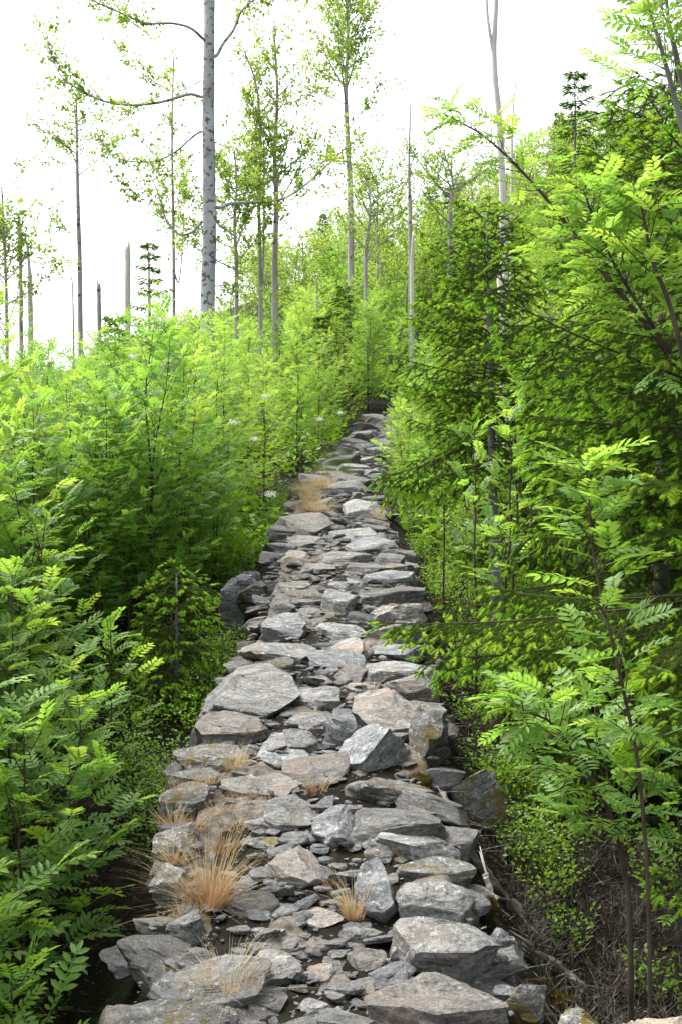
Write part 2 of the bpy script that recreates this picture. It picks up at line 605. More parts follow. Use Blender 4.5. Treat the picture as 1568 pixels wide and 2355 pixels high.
def rock(size, seed, sub=4, slab=True, cuts=14, rough=1.0):
    """a broken block: a box-like ball cut by planes, split along tilted beds and worn"""
    r = np.random.default_rng(seed)
    V, T = ICO[sub]
    V = V.copy()
    V = np.sign(V) * np.abs(V) ** 0.5
    V /= np.abs(V).max(axis=0)
    ang = np.sort(r.uniform(0, 2 * np.pi, cuts)) * 0.5 + 0.5 * (np.arange(cuts) + r.random()) * 2 * np.pi / cuts
    for k in range(cuts):
        a = ang[k]
        el = r.normal(0.10, 0.30) if slab else r.uniform(-0.8, 1.1)
        n = np.array([math.cos(a) * math.cos(el), math.sin(a) * math.cos(el), math.sin(el)])
        d = r.uniform(0.62, 1.0)
        e = V @ n - d
        V -= np.where(e > 0, e, 0)[:, None] * n[None] * 0.985
    for k in range(4):
        n = np.array([r.normal(0, 0.30), r.normal(0, 0.30), 1.0])
        n /= np.linalg.norm(n)
        e = V @ n - r.uniform(0.50, 0.80)
        V -= np.where(e > 0, e, 0)[:, None] * n[None] * 0.985
    V /= np.abs(V).max(axis=0)
    size = np.asarray(size, dtype=float)
    V = V * size * 0.5
    s = float(np.cbrt(np.prod(size)))
    tilt = np.array([r.normal(0, 0.16), r.normal(0, 0.16), 1.0])
    tilt /= np.linalg.norm(tilt)
    h = V @ tilt + 0.03 * s * noise(V / (0.5 * s) + seed % 17, seed + 2)
    q = h / (0.13 * s) + (9 * seed) % 97
    qi = np.floor(q)
    qf = smooth(0.78, 1.0, q - qi)
    key = np.stack([qi, V[:, 0] * 1.6 / s, V[:, 1] * 1.6 / s], -1)
    lay = noise(key, seed) * (1 - qf) + noise(key + [1, 0, 0], seed) * qf
    nrm = V / (np.linalg.norm(V, axis=1)[:, None] + 1e-9)
    flat = nrm * np.array([1, 1, 0.35])
    V = V + flat * (lay * 0.050 * s * rough)[:, None]
    V = V + nrm * (fbm(V / (0.40 * s) + seed % 31, seed + 5, 2) * 0.030 * s * rough)[:, None]
    rid = 1 - np.abs(fbm(V / (0.16 * s) * np.array([1, 1, 2.2]) + seed % 13, seed + 9, 3))
    V = V + nrm * ((rid - 0.7) * 0.022 * s * rough)[:, None]
    return V, T


def rock_mesh(name, size, seed, material, sub=4, slab=True, cuts=14, rough=1.0):
    V, T = rock(size, seed, sub, slab, cuts, rough)
    g = Geo()
    g.add(V, T)
    return g.mesh(name, [material], True, 32)


def path_depth(py):
    """depth at which the path surface shows at this picture row"""
    D = np.arange(1.9, 32, 0.01)
    s = 512 - pz(D) * F / D
    return float(D[np.argmin(np.abs(s - py))])


taken = []


def hero(x0, y0, x1, y1, m=0, roll=0.0, pitch=0.0, thick=0.42, yaw=None, slab=True, cuts=14, sub=5, label=None):
    D = path_depth(y1 / 2.3026)
    w = (x1 - x0) / 2.3026 * D / F
    hpx = (y1 - y0) / 2.3026 * D / F
    t = min(thick * hpx, 0.55 * w)
    L = (hpx - t) * D / 2.0
    L = min(max(L, 0.55 * w), 1.5 * w)
    t = max(hpx - L * 2.0 / D, 0.12 * w, 0.03) * 1.22
    X = ((x0 + x1) / 2 / 2.3026 - 340.5) * D / F
    Y = D + L * 0.5
    sink = 0.5 * t + 0.04
    size = (w * 1.14, L * 1.34, t + sink)
    seed = int(x0 * 7 + y0 * 13) % 9973
    mt = (M_STONE, M_STONE2, M_STONE3, M_STONE4)[m]
    me = rock_mesh('stone', size, seed, mt, sub if w * F / D > 28 else 4, slab, cuts)
    z = float(pz(Y)) + t - size[2] / 2 + 0.0
    slope = math.atan2(float(pz(Y + 0.5) - pz(Y - 0.5)), 1.0)
    o = obj('stone', me, PATH, (X, Y, z), (slope * 0.6 + R(pitch), R(roll), R(yaw if yaw is not None else rng.uniform(-6, 6))))
    if label:
        o['label'] = label
    taken.append((X, Y, w * 0.5, L * 0.5))
    return o


HEROES = [
    # right hand edge stones, front to back
    (858, 2185, 1172, 2410, 1, 3, 4, .40, 'broad pinkish grey boulder slab'), (905, 2052, 1142, 2250, 0, 2, 6, .55, 'domed grey boulder'),
    (912, 2005, 1112, 2130, 0, 5, 4, .5, None), (925, 1982, 1108, 2030, 2, 4, 0, .6, 'dark lichen crusted stone'),
    (822, 1978, 912, 2125, 3, -8, 10, .62, 'upright pointed stone'), (862, 1892, 1052, 1978, 0, 4, 3, .5, None),
    (790, 1836, 1026, 1948, 0, -5, 6, .5, None), (803, 1772, 1005, 1850, 2, 5, 0, .55, 'moss spotted stone'),
    (710, 1848, 818, 1940, 3, -18, 8, .4, None), (772, 1655, 932, 1768, 3, -24, 6, .55, 'tilted banded stone'),
    (800, 1572, 962, 1692, 1, 9, 8, .42, 'tilted flat slab with parallel bands'), (945, 1594, 1030, 1745, 2, 10, 0, .7, 'mossy edge stone'),
    (880, 1543, 1016, 1622, 1, 8, 2, .6, None), (838, 1508, 1002, 1572, 0, 4, 3, .5, None),
    (850, 1474, 982, 1512, 3, 2, 0, .7, None), (846, 1418, 972, 1482, 0, -3, 0, .8, None), (856, 1376, 972, 1430, 1, -4, 0, .8, None),
    (832, 1334, 972, 1392, 0, -3, 0, .7, None), (835, 1308, 957, 1342, 3, -2, 0, .6, None), (858, 1262, 935, 1308, 0, 2, 0, .6, None),
    (872, 1288, 950, 1325, 2, 2, 0, .6, None),
    # left hand edge stones
    (238, 2278, 560, 2400, 2, -3, 3, .5, 'pale edged stone crusted with dark lichen'), (368, 2178, 612, 2325, 0, -14, 8, .45, 'leaning grey slab'),
    (428, 1628, 622, 1712, 1, 3, 5, .5, 'brown veined block'), (474, 1520, 698, 1645, 0, 4, 7, .40, 'large flat grey slab'),
    (555, 1464, 738, 1528, 0, 4, 4, .45, None), (594, 1404, 702, 1468, 3, 3, 4, .5, None), (378, 1712, 560, 1768, 2, 0, 0, .6, None),
    (390, 1762, 515, 1805, 0, -4, 0, .5, None), (355, 1800, 470, 1860, 2, -5, 0, .5, None), (350, 1880, 450, 1965, 2, -8, 0, .6, None),
    (345, 1975, 430, 2060, 0, -8, 0, .6, None), (380, 2080, 470, 2160, 0, -6, 0, .6, None),
    # tread stones
    (598, 1938, 738, 2036, 1, 6, 8, .42, 'pale angular block'), (578, 2182, 706, 2268, 0, 3, 6, .45, None), (600, 1822, 736, 1906, 0, 5, 6, .3, 'flat pale slab'),
    (650, 1732, 802, 1808, 1, 3, 6, .35, 'smooth brownish slab'), (582, 1702, 716, 1768, 3, 3, 10, .25, None), (508, 1793, 695, 1832, 1, 3, 4, .4, None),
    (664, 1572, 782, 1632, 0, 0, 5, .45, None), (742, 1348, 818, 1412, 0, 14, 6, .6, None), (733, 1424, 842, 1468, 0, 4, 4, .5, None),
    (640, 1368, 735, 1398, 0, 5, 3, .5, None), (680, 1388, 748, 1426, 0, 0, 4, .5, None), (755, 1464, 848, 1522, 1, -22, 8, .45, None),
    (752, 1618, 818, 1722, 3, 12, 6, .55, 'angular blue grey stone'), (650, 1628, 752, 1682, 0, -4, 6, .3, None), (638, 1672, 738, 1732, 0, 6, 0, .5, None),
    (780, 2118, 892, 2172, 0, 3, 2, .5, None), (795, 2168, 884, 2232, 1, 3, 4, .35, None), (704, 2203, 784, 2262, 1, 0, 4, .4, None),
    (660, 2078, 784, 2128, 1, 0, 4, .5, None), (690, 2152, 772, 2188, 1, 0, 2, .5, None), (540, 2008, 588, 2046, 0, 0, 0, .5, None),
    (735, 1902, 795, 1948, 1, 0, 0, .5, None), (585, 2120, 660, 2175, 0, 0, 2, .5, None), (770, 1530, 845, 1575, 1, -10, 4, .4, None),
    (690, 1548, 770, 1580, 1, 0, 2, .4, None), (790, 1565, 875, 1590, 1, 0, 2, .5, None), (800, 1795, 880, 1840, 1, 0, 4, .4, None),
    (830, 1940, 905, 1985, 1, 2, 2, .5, None), (560, 1870, 650, 1905, 0, 0, 3, .4, None), (548, 1912, 640, 1950, 2, 0, 0, .5, None),
    (640, 1905, 725, 1945, 0, 0, 3, .4, None), (585, 2265, 660, 2300, 0, 0, 0, .5, None), (560, 2290, 640, 2350, 1, 0, 3, .4, None), (680, 2290, 760, 2340, 0, 0, 3, .3, None),
    (895, 2150, 935, 2220, 0, 0, 0, .5, None), (780, 2240, 865, 2290, 0, 0, 2, .4, None),
    # upper flight
    (628, 1162, 768, 1232, 1, 10, 8, .4, 'large pale tilted slab'), (613, 1202, 695, 1234, 0, 3, 0, .6, None), (742, 1206, 888, 1248, 0, -3, 4, .45, 'long thin slab'),
    (652, 1224, 748, 1258, 0, 0, 4, .4, None), (778, 1232, 908, 1272, 3, -3, 3, .5, None), (720, 1262, 850, 1298, 0, 0, 3, .5, None),
    (798, 1288, 884, 1322, 0, 3, 3, .5, None), (748, 1322, 836, 1362, 0, 0, 3, .45, None), (640, 1260, 720, 1290, 1, 0, 3, .4, None),
    (630, 1330, 720, 1360, 2, 0, 3, .4, None), (620, 1365, 690, 1405, 0, 4, 3, .5, None), (690, 1290, 770, 1318, 1, 0, 3, .4, None),
    (780, 1140, 880, 1195, 0, -8, 4, .5, None), (760, 1100, 850, 1130, 0, -2, 2, .6, None),
    (812, 982, 872, 1012, 0, 0, 2, .6, None), (862, 1006, 915, 1032, 3, 0, 2, .6, None), (815, 1015, 870, 1040, 0, 0, 2, .6, None),
]
for h in HEROES:
    hero(*h[:4], m=h[4], roll=h[5], pitch=h[6], thick=h[7], label=h[8])

# side walls of the causeway and filler stones on the tread
VAR = []
for k in range(18):
    r = np.random.default_rng(500 + k)
    size = (1.0, r.uniform(0.6, 0.95), r.uniform(0.28, 0.5))
    VAR.append(rock_mesh('stone', size, 700 + k, (M_STONE, M_STONE2, M_STONE, M_STONE4, M_STONE3, M_STONE)[k % 6], 4, True, 13, 1.1))
n_st = 0


def put_stone(x, y, z, w, tilt=8):
    global n_st
    n_st += 1
    slope = math.atan2(float(pz(y + 0.5) - pz(y - 0.5)), 1.0)
    return obj('stone', VAR[rng.integers(len(VAR))], PATH, (x, y, z),
               (slope + R(rng.normal(0, tilt)), R(rng.normal(0, tilt)), rng.uniform(-0.45, 0.45) + (math.pi if rng.random() < 0.5 else 0)), (w, w * rng.uniform(0.8, 1.15), w * rng.uniform(0.8, 1.2)))


for side in (-1, 1):
    y = 2.9
    while y < 13.5:
        w = rng.uniform(0.18, 0.40)
        for lev in range(2):
            if lev == 1 and (y > 8 or rng.random() < 0.35):
                continue
            yy = y + rng.uniform(-0.06, 0.06)
            x = float(cx(yy)) + side * (float(hw(yy)) - 0.10 + 0.10 * lev + rng.uniform(-0.05, 0.05))
            z = float(pz(yy)) - 0.05 - 0.17 * lev + rng.uniform(-0.04, 0.03)
            put_stone(x, yy, z, w, 9)
        y += w * rng.uniform(0.7, 1.2)
# step-like rows and loose pieces where no large stone was set
tries = 0
goal = n_st + 50
while n_st < goal and tries < 6000:
    tries += 1
    y = 3.0 + 12 * rng.random() ** 1.2
    w = 0.16 + 0.30 * rng.random() ** 1.5
    u = rng.uniform(-0.9, 0.9)
    x = float(cx(y)) + u * float(hw(y))
    if any(abs(x - a) < (c * 0.80 + w * 0.34) and abs(y - b) < (d * 0.80 + w * 0.28) for a, b, c, d in taken):
        continue
    taken.append((x, y, w * 0.5, w * 0.4))
    put_stone(x, y, float(pz(y)) + 0.02 * w, w, 8)
tries = 0
goal = n_st + 64
while n_st < goal and tries < 6000:
    tries += 1
    y = 14.0 + 16 * rng.random()
    w = rng.uniform(0.28, 0.75)
    x = float(cx(y)) + rng.uniform(-0.85, 0.9) * float(hw(y))
    if any(abs(x - a) < (c * 0.6 + w * 0.30) and abs(y - b) < (d * 0.6 + w * 0.22) for a, b, c, d in taken):
        continue
    taken.append((x, y, w * 0.5, w * 0.4))
    put_stone(x, y, float(pz(y)) + 0.04 * w, w, 7)


def rubble():
    g = Geo()
    for (n, lo, hi, sub) in ((420, 0.09, 0.20, 2.0), (2750, 0.03, 0.11, 2), (6500, 0.010, 0.032, 1)):
        vs = []
        for k in range(10):
            r = np.random.default_rng(k + 40)
            vs.append(rock((1, r.uniform(0.5, 0.95), r.uniform(0.14, 0.38)), 900 + k, int(sub), True, 7, 0.5)[0])
        far = isinstance(sub, float)
        T = ICO[int(sub)][1]
        Y = 2.6 + (28 if far else 20) * rng.random(n) ** 1.6
        U = np.clip(rng.normal(-0.08, 0.48, n), -0.92, 0.92)
        X = cx(Y) + U * hw(Y)
        s = lo + (hi - lo) * rng.random(n) ** 2
        Z = pz(Y) + 0.0 + 0.10 * s
        for k in range(10):
            sel = np.arange(n) % 10 == k
            a = rng.uniform(0, 6.28, sel.sum())
            tx = rng.normal(0, 0.2, sel.sum())
            M = np.array([np.array(Euler((t, t * 0.7, b)).to_matrix()) for t, b in zip(tx, a)])
            stamp(g, vs[k], T, np.stack([X, Y, Z], -1)[sel], M, s[sel], k % 2)
    o = obj('rubble', g.mesh('rubble', [M_STONE4, M_STONE], True, 32), PATH)
    o['kind'] = 'stuff'


rubble()
print('stones', n_st + len(HEROES))


def boulder(label, x0, y0, x1, y1, D, m, seed, depth=0.6, roll=0, pitch=0, yaw=0, cuts=12, slab=False, name='boulder', rests=False):
    a, b = px(x0, y1, D), px(x1, y0, D)
    w, h = b[0] - a[0], b[2] - a[2]
    X = (a[0] + b[0]) / 2
    Y = D + depth * w * 0.5
    zb = a[2] - 0.03 if rests else min(gz(X, Y), a[2]) - 0.05
    me = rock_mesh(name, (w * 1.05, w * depth, b[2] - zb), seed, m, 5, slab, cuts)
    return tag(obj(name, me, None, (X, Y, (b[2] + zb) / 2), (R(pitch), R(roll), R(yaw))), label, 'rock')


boulder('grey boulder leaning against the causeway edge above the bilberries', 505, 1280, 600, 1405, 9.4, M_STONE4, 31, 0.8)
boulder('dark streaked boulder with moss, wedged under the causeway edge', 545, 1325, 640, 1415, 9.2, M_STONE3, 32, 0.8)
boulder('small flat stone lying on the streaked boulder beside the causeway', 548, 1318, 590, 1340, 9.3, M_STONE4, 35, 0.8, slab=True, rests=True)
boulder('grey rock plate standing on edge in the dark hollow, bilberry leaves around', 1035, 1760, 1155, 1850, 5.4, M_STONE3, 33, 0.35, roll=-28, slab=True)
boulder('blue grey block propping up the broad front slab of the path', 1120, 2118, 1192, 2250, 3.95, M_STONE4, 36, 0.9)
boulder('thin brownish slab edge with ochre moss strip below the front slab', 1165, 2235, 1265, 2370, 3.55, M_STONE3, 37, 0.9)
boulder('smooth pale cream boulder beside the dark hollow', 1492, 2205, 1960, 2560, 2.6, M_PALE, 34, 0.8, cuts=3)
boulder('low lichen covered rock between moss and the pale boulder', 1290, 2300, 1480, 2400, 3.1, M_STONE3, 39, 0.7)

# ------------------------------------------------------------------ rowan
def leaflet(hi):
    if hi:
        V = np.array([[0, 0, 0], [0.30, 0.17, 0.035], [0.68, 0.16, 0.03], [1.0, 0, -0.06], [0.68, -0.16, 0.03], [0.30, -0.17, 0.035], [0.5, 0, 0.0]])
        T = np.array([[0, 6, 1], [1, 6, 2], [2, 6, 3], [0, 5, 6], [5, 4, 6], [4, 3, 6]])
    else:
        V = np.array([[0, 0, 0], [0.5, 0.19, 0.04], [1.0, 0, -0.05], [0.5, -0.19, 0.04]])
        T = np.array([[0, 2, 1], [0, 3, 2]])
    return V, T


def compound_leaf(seed, hi=True, pairs=6):
    """a pinnate rowan leaf of unit length along +x"""
    r = np.random.default_rng(seed)
    droop = r.uniform(0.15, 0.45)
    side = r.normal(0, 0.10)
    xs = np.linspace(0.22, 0.90, pairs)
    def at(x):
        return np.array([x * (1 - 0.12 * droop * x), side * x * x, -droop * x * x * 0.75 + 0.10 * x])
    pos, D, U, S = [], [], [], []
    fold = r.uniform(0.05, 0.35)
    for k, x in enumerate(xs):
        for s in (-1, 1):
            a = R(r.uniform(58, 72) - 18 * x)
            p = at(x)
            tg = at(x + 0.02) - at(x - 0.02)
            tg /= np.linalg.norm(tg)
            d = tg * math.cos(a) + np.array([0, s, 0]) * math.sin(a) + np.array([0, 0, -1.0]) * r.uniform(0.05, 0.30) + np.array([0, 0, fold])
            pos.append(p)
            D.append(d)
            U.append([r.normal(0, 0.15), -s * 0.15 + r.normal(0, 0.1), 1.0])
            S.append((0.33 - 0.10 * abs(x - 0.5)) * r.uniform(0.88, 1.08))
    p = at(0.95)
    pos.append(p)
    D.append(at(1.0) - at(0.9))
    U.append([0, 0, 1.0])
    S.append(0.27)
    V, T = leaflet(hi)
    W = []
    Ms = frames(np.array(D, dtype=float), np.array(U, dtype=float)) * np.array(S)[:, None, None]
    W = (np.einsum('nij,kj->nki', Ms, V) + np.array(pos)[:, None]).reshape(-1, 3)
    TT = (T[None] + (np.arange(len(pos)) * len(V))[:, None, None]).reshape(-1, 3)
    nl = len(W)
    if hi:   # rachis: a thin three-sided rod
        P = np.array([at(x) for x in np.linspace(0, 0.95, 6)])
        gg = Geo()
        tube(gg, P, np.linspace(0.012, 0.006, 6), 3, cap=False)
        W = np.concatenate([W, gg.v[0]])
        TT = np.concatenate([TT, gg.t[0] + nl])
    return W, TT


LEAF_HI = [compound_leaf(s, True, 5 + s % 3) for s in range(8)]
LEAF_LO = [compound_leaf(s + 50, False, 5) for s in range(6)]
LEAF_MESH = []
for V, T in LEAF_HI:
    g = Geo()
    g.add(V, T, 0, 0.55)
    LEAF_MESH.append(g.mesh('leaf', [M_ROWAN], False))


def sapling_plan(H, seed, stems=1, spread=1.0, leaf=0.16, dens=1.0, lean=(0, 0), bare=0.18):
    """stem polylines, branch polylines and the leaves that sit on each branch"""
    r = np.random.default_rng(seed)
    out_st, out_br = [], []
    for s in range(stems):
        h = H * (1 if s == 0 else r.uniform(0.6, 0.9))
        az = r.uniform(0, 6.28)
        off = (0 if s == 0 else r.uniform(0.12, 0.3)) * spread
        n = 9
        t = np.linspace(0, 1, n)
        wob = np.cumsum(r.normal(0, 0.02 * h, (n, 2)), axis=0) * 0.6
        P = np.stack([math.cos(az) * off * t * 1.2 + wob[:, 0] * t + lean[0] * h * t ** 1.3,
                      math.sin(az) * off * t * 1.2 + wob[:, 1] * t + lean[1] * h * t ** 1.3, h * t], -1)
        P[0] = (0.03 * math.cos(az) * s, 0.03 * math.sin(az) * s, -0.05)
        Q = spline(P, 16)
        r0 = 0.0055 * h + 0.002
        out_st.append((Q, np.linspace(r0, 0.0025, 16)))
        nb = int(h * 9 * dens)
        phi = r.uniform(0, 6.28)
        for b in range(nb):
            tt = bare + (0.97 - bare) * (b + r.uniform(0, 0.8)) / nb
            i = tt * 15
            p0 = Q[int(i)] * (1 - i % 1) + Q[min(int(i) + 1, 15)] * (i % 1)
            phi += 2.4 + r.normal(0, 0.4)
            ln = spread * (0.13 + 0.27 * h * (1 - tt) ** 0.8 * r.uniform(0.55, 1.1)) * (0.75 if tt < 0.3 else 1)
            ln = min(ln, 0.95)
            el = R(r.uniform(20, 50) + 15 * tt)
            d0 = np.array([math.cos(phi) * math.cos(el), math.sin(phi) * math.cos(el), math.sin(el)])
            u = np.linspace(0, 1, 6)[:, None]
            B = p0 + d0 * ln * u + np.array([0, 0, 1]) * ln * (r.uniform(-0.05, 0.28)) * u ** 2 + r.normal(0, 0.02, 3) * u
            lv = []
            k = max(3, int(ln / 0.052))
            for q in range(k):
                f = 0.18 + 0.82 * (q + 0.6) / k
                j = f * 5
                p = B[min(int(j), 4)] * (1 - (j - min(int(j), 4))) + B[min(int(j) + 1, 5)] * (j - min(int(j), 4))
                tg = B[5] - B[0]
                tg = tg / np.linalg.norm(tg)
                sd = np.cross(tg, [0, 0, 1.0])
                sd /= np.linalg.norm(sd) + 1e-6
                if q >= k - 2:
                    d = tg * 1.0 + sd * r.normal(0, 0.6) + np.array([0, 0, r.uniform(-0.1, 0.35)])
                else:
                    d = tg * r.uniform(0.25, 0.7) + sd * (1 if q % 2 else -1) * r.uniform(0.7, 1.1) + np.array([0, 0, r.uniform(-0.15, 0.30)])
                lv.append((p, d, leaf * r.uniform(0.72, 1.15)))
            out_br.append((B, np.linspace(0.0022 + 0.0035 * ln, 0.0014, 6), lv))
        # the leading shoot
        lv = []
        for q in range(7):
            a = phi + q * 2.4
            lv.append((Q[-1] - np.array([0, 0, 0.02 * q]), np.array([math.cos(a), math.sin(a), r.uniform(0.3, 1.1)]), leaf * r.uniform(0.6, 0.95)))
        out_br.append((np.stack([Q[-2], Q[-1], Q[-1] + [0, 0, 0.02]]), np.array([0.003, 0.002, 0.0015]), lv))
    return out_st, out_br


def crown_geo(g, branches, lib, r, rods=True):
    P, D, S = [], [], []
    for B, rad, lv in branches:
        for p, d, s in lv:
            P.append(p)
            D.append(d)
            S.append(s)
    P, D, S = np.array(P), np.array(D), np.array(S)
    U = np.tile([0, 0, 1.0], (len(P), 1)) + r.normal(0, 0.25, (len(P), 3))
    M = frames(D, U)
    c = np.clip(r.normal(0.5, 0.24, len(P)), 0, 1)
    w = r.integers(len(lib), size=len(P))
    for k, (V, T) in enumerate(lib):
        s = w == k
        stamp(g, V, T, P[s], M[s], S[s], 0, c[s])


def sapling_meshes(H, seed, lib, stems=1, spread=1.0, leaf=0.16, dens=1.0, bare=0.18, bark=None):
    r = np.random.default_rng(seed + 1)
    st, br = sapling_plan(H, seed, stems, spread, leaf, dens, bare=bare)
    g = Geo()
    for Q, rad in st:
        tube(g, Q, rad, 6)
    for B, rad, lv in br:
        tube(g, B, rad, 4, cap=False)
    trunk = g.mesh('trunk', [bark or M_STEM], True)
    g = Geo()
    crown_geo(g, br, lib, r)
    return trunk, g.mesh('crown', [M_ROWAN], False)


MID = [sapling_meshes(2.3 + 0.12 * k, 60 + k, LEAF_HI, 1 + k % 3, 1.25, 0.17, 1.25, bare=0.08) for k in range(6)]
FAR = [sapling_meshes(2.5 + 0.15 * k, 80 + k, LEAF_LO, 1 + k % 3, 1.35, 0.20, 1.15, bare=0.08) for k in range(6)]


def place_sapling(lib, x, y, h, label, group=None, nominal=2.5, k=None, rz=None):
    k = rng.integers(len(lib)) if k is None else k
    s = h / nominal
    t = thing('rowan_sapling', label, 'rowan', (x, y, gz(x, y)), rng.uniform(0, 6.28) if rz is None else rz, (s, s, s), group)
    obj('trunk', lib[k][0], t)
    obj('crown', lib[k][1], t)
    return t


def near_sapling(label, x, y, H, seed, stems=1, spread=1.0, leaf=0.16, dens=1.0, lean=(0, 0), group=None, bare=0.18, rz=0.0, bark=None, base=None, plan=None):
    """a sapling near enough to tell its leaves apart: stem, branches and single leaves"""
    r = np.random.default_rng(seed + 3)
    st, br = plan or sapling_plan(H, seed, stems, spread, leaf, dens, lean, bare)
    t = thing('rowan_sapling', label, 'rowan', base if base is not None else (x, y, gz(x, y)), rz, 1.0, group)
    for Q, rad in st:
        g = Geo()
        tube(g, Q, rad, 8, rough=0.08, seed=seed)
        obj('stem', g.mesh('stem', [bark or M_STEM], True), t)
    for B, rad, lv in br:
        g = Geo()
        o = B[0]
        tube(g, B - o, rad, 5)
        b = obj('branch', g.mesh('branch', [bark or M_STEM], True), t, o)
        if not lv:
            continue
        D = np.array([d for _, d, _ in lv])
        U = np.tile([0, 0, 1.0], (len(lv), 1)) + r.normal(0, 0.25, (len(lv), 3))
        Ms = frames(D, U)
        for (p, d, s), M in zip(lv, Ms):
            l = bpy.data.objects.new('leaf', LEAF_MESH[r.integers(len(LEAF_MESH))])
            COL.objects.link(l)
            l.parent = b
            l.matrix_local = Matrix.Translation(Vector(p - o)) @ Matrix(M.tolist()).to_4x4() @ Matrix.Scale(s, 4)
    return t


# nearest ones, down the open side of the path
NEAR = [
    (-1.22, 3.15, 1.55, 11, 2, 'low rowan with broad leaves crowding the path edge by the front left boulder'),
    (-1.45, 3.75, 2.05, 12, 2, 'twin stemmed rowan beside the largest dry grass tuft'),
    (-1.75, 3.3, 2.2, 13, 1, 'tall slim rowan at the thicket edge behind the low broad leaved one'),
    (-1.30, 4.55, 1.35, 14, 2, 'short rowan reaching its leaves onto the path beside the dry grass'),
    (-1.9, 4.2, 2.5, 15, 2, 'bushy rowan with dark forked stem standing out of the thicket'),
    (-2.1, 5.0, 2.35, 16, 1, 'rowan with a pale upright leader behind the twin stemmed rowan'),
    (-1.62, 5.5, 1.75, 17, 2, 'rowan with thin bare lower stems over the bilberry bank'),
    (-2.5, 5.8, 2.5, 18, 2, 'spreading rowan in front of the thicket with a kinked dark stem'),
    (-1.35, 6.5, 1.05, 19, 1, 'knee high rowan shoot by the brown veined block of the path'),
    (-1.30, 2.75, 1.35, 21, 2, 'bushy low rowan with overlapping leaves next to the front left boulder'),
    (-1.62, 2.9, 1.75, 22, 2, 'leafy rowan with crossing stems behind the bushy low one'),
    (-2.0, 3.7, 2.3, 23, 2, 'full crowned rowan filling the thicket edge behind the slim rowan'),
    (-1.58, 4.15, 1.7, 24, 2, 'rowan with arching side branches between the twin stemmed and short rowans'),
    (-1.22, 5.05, 1.2, 25, 2, 'low leafy rowan over the bilberries next to the short path side rowan'),
    (-1.85, 6.3, 2.1, 26, 2, 'rowan with fine dark twigs above the bilberry bank'),
    (-2.4, 4.7, 2.6, 27, 2, 'tall leafy rowan deeper in the thicket behind the bushy forked one'),
    (-1.05, 3.55, 0.85, 20, 1, 'small rowan shoot in the gap below the dry grass tufts'),
]
for x, y, H, sd, stn, lab in NEAR:
    near_sapling(lab, x, y, H, sd, stn, 1.1, 0.17, 1.1 if H < 2 else 0.95, bare=0.10)

# the thicket on the open side
G1 = 'rowans of the thicket on the open side'
pts = []
SIZE = ('short', 'middling', 'tall')
STEMS = ('single stemmed', 'twin stemmed', 'three stemmed')


def rowan_in(lib, x, y, h, group):
    """a thicket rowan, told apart by size, number of stems and what it stands by"""
    k = int(rng.integers(len(lib)))
    d = float(cx(y)) - x
    if y > 33.5:
        where = 'in the pale stand above the crest of the path' if x > cx(y) - 3 else 'in the pale stand behind the big beech'
    elif y < 5:
        where = 'in the thicket level with the largest dry grass tuft'
    elif y < 7.6:
        where = 'in the thicket level with the brown veined block'
    elif y < 10.2:
        where = 'beside the young bright tipped spruce and boulders' if d < 2.2 else 'deep in the thicket beyond the young bright tipped spruce'
    elif y < 12.5:
        where = 'above the boulders at the causeway edge' if d < 2.2 else 'deep in the thicket above the boulders'
    elif y < 19:
        where = 'bordering the dry grass strip of the upper path' if d < 2.2 else 'in the thicket away from the dry grass strip'
    elif y < 26:
        where = 'bordering the upper path bend' if d < 2.4 else 'in the upper thicket in front of the big beech'
    else:
        where = 'bordering the crest of the path' if d < 2.6 else 'at the top of the thicket around the big beech foot'
    sz = SIZE[0 if h < 2.05 else 1 if h < 2.5 else 2]
    return place_sapling(lib, x, y, h, f'{sz} {STEMS[k % 3]} rowan {where}', group, k=k)


def scatter(n, xr, yr, mind, keep=lambda x, y: True, tries=40000):
    out = []
    for _ in range(tries):
        if len(out) >= n:
            break
        y = yr[0] + (yr[1] - yr[0]) * rng.random()
        lo, hi = xr(y)
        if hi <= lo:
            continue
        x = rng.uniform(lo, hi)
        if not keep(x, y):
            continue
        if any((x - a) ** 2 + (y - b) ** 2 < mind ** 2 for a, b in pts):
            continue
        pts.append((x, y))
        out.append((x, y))
    return out


def left_edge(y):
    return float(np.interp(y, [0, 4, 6, 8, 10, 12, 15, 18, 29.5, 31.5, 33], [-1.6, -1.9, -2.2, -2.3, -1.75, -1.3, -1.15, -1.05, -0.9, 1.0, 3]))


for (x, y) in scatter(84, lambda y: (-0.36 * y - 0.6, float(cx(y)) + left_edge(y)), (2.6, 12.5), 0.42):
    rowan_in(MID, x, y, rng.uniform(1.7, 2.7) * (0.7 if x > cx(y) - 1.6 else 1), G1)
for (x, y) in scatter(110, lambda y: (-0.36 * y - 1.0, float(cx(y)) + left_edge(y)), (12.5, 33), 0.75):
    rowan_in(FAR, x, y, rng.uniform(1.65, 2.7), G1)
for (x, y) in scatter(72, lambda y: (-0.25 * y, 0.20 * y), (33.5, 52), 1.0):
    rowan_in(FAR, x, y, rng.uniform(2.2, 3.3), 'rowans above the end of the path')
print('objects', len(bpy.data.objects))
#@@PART2
def px_path(pts, D):
    """picture points at depths D (number or list) as world positions"""
    D = [D] * len(pts) if not hasattr(D, '__len__') else D
    return np.array([px(x, y, d) for (x, y), d in zip(pts, D)])


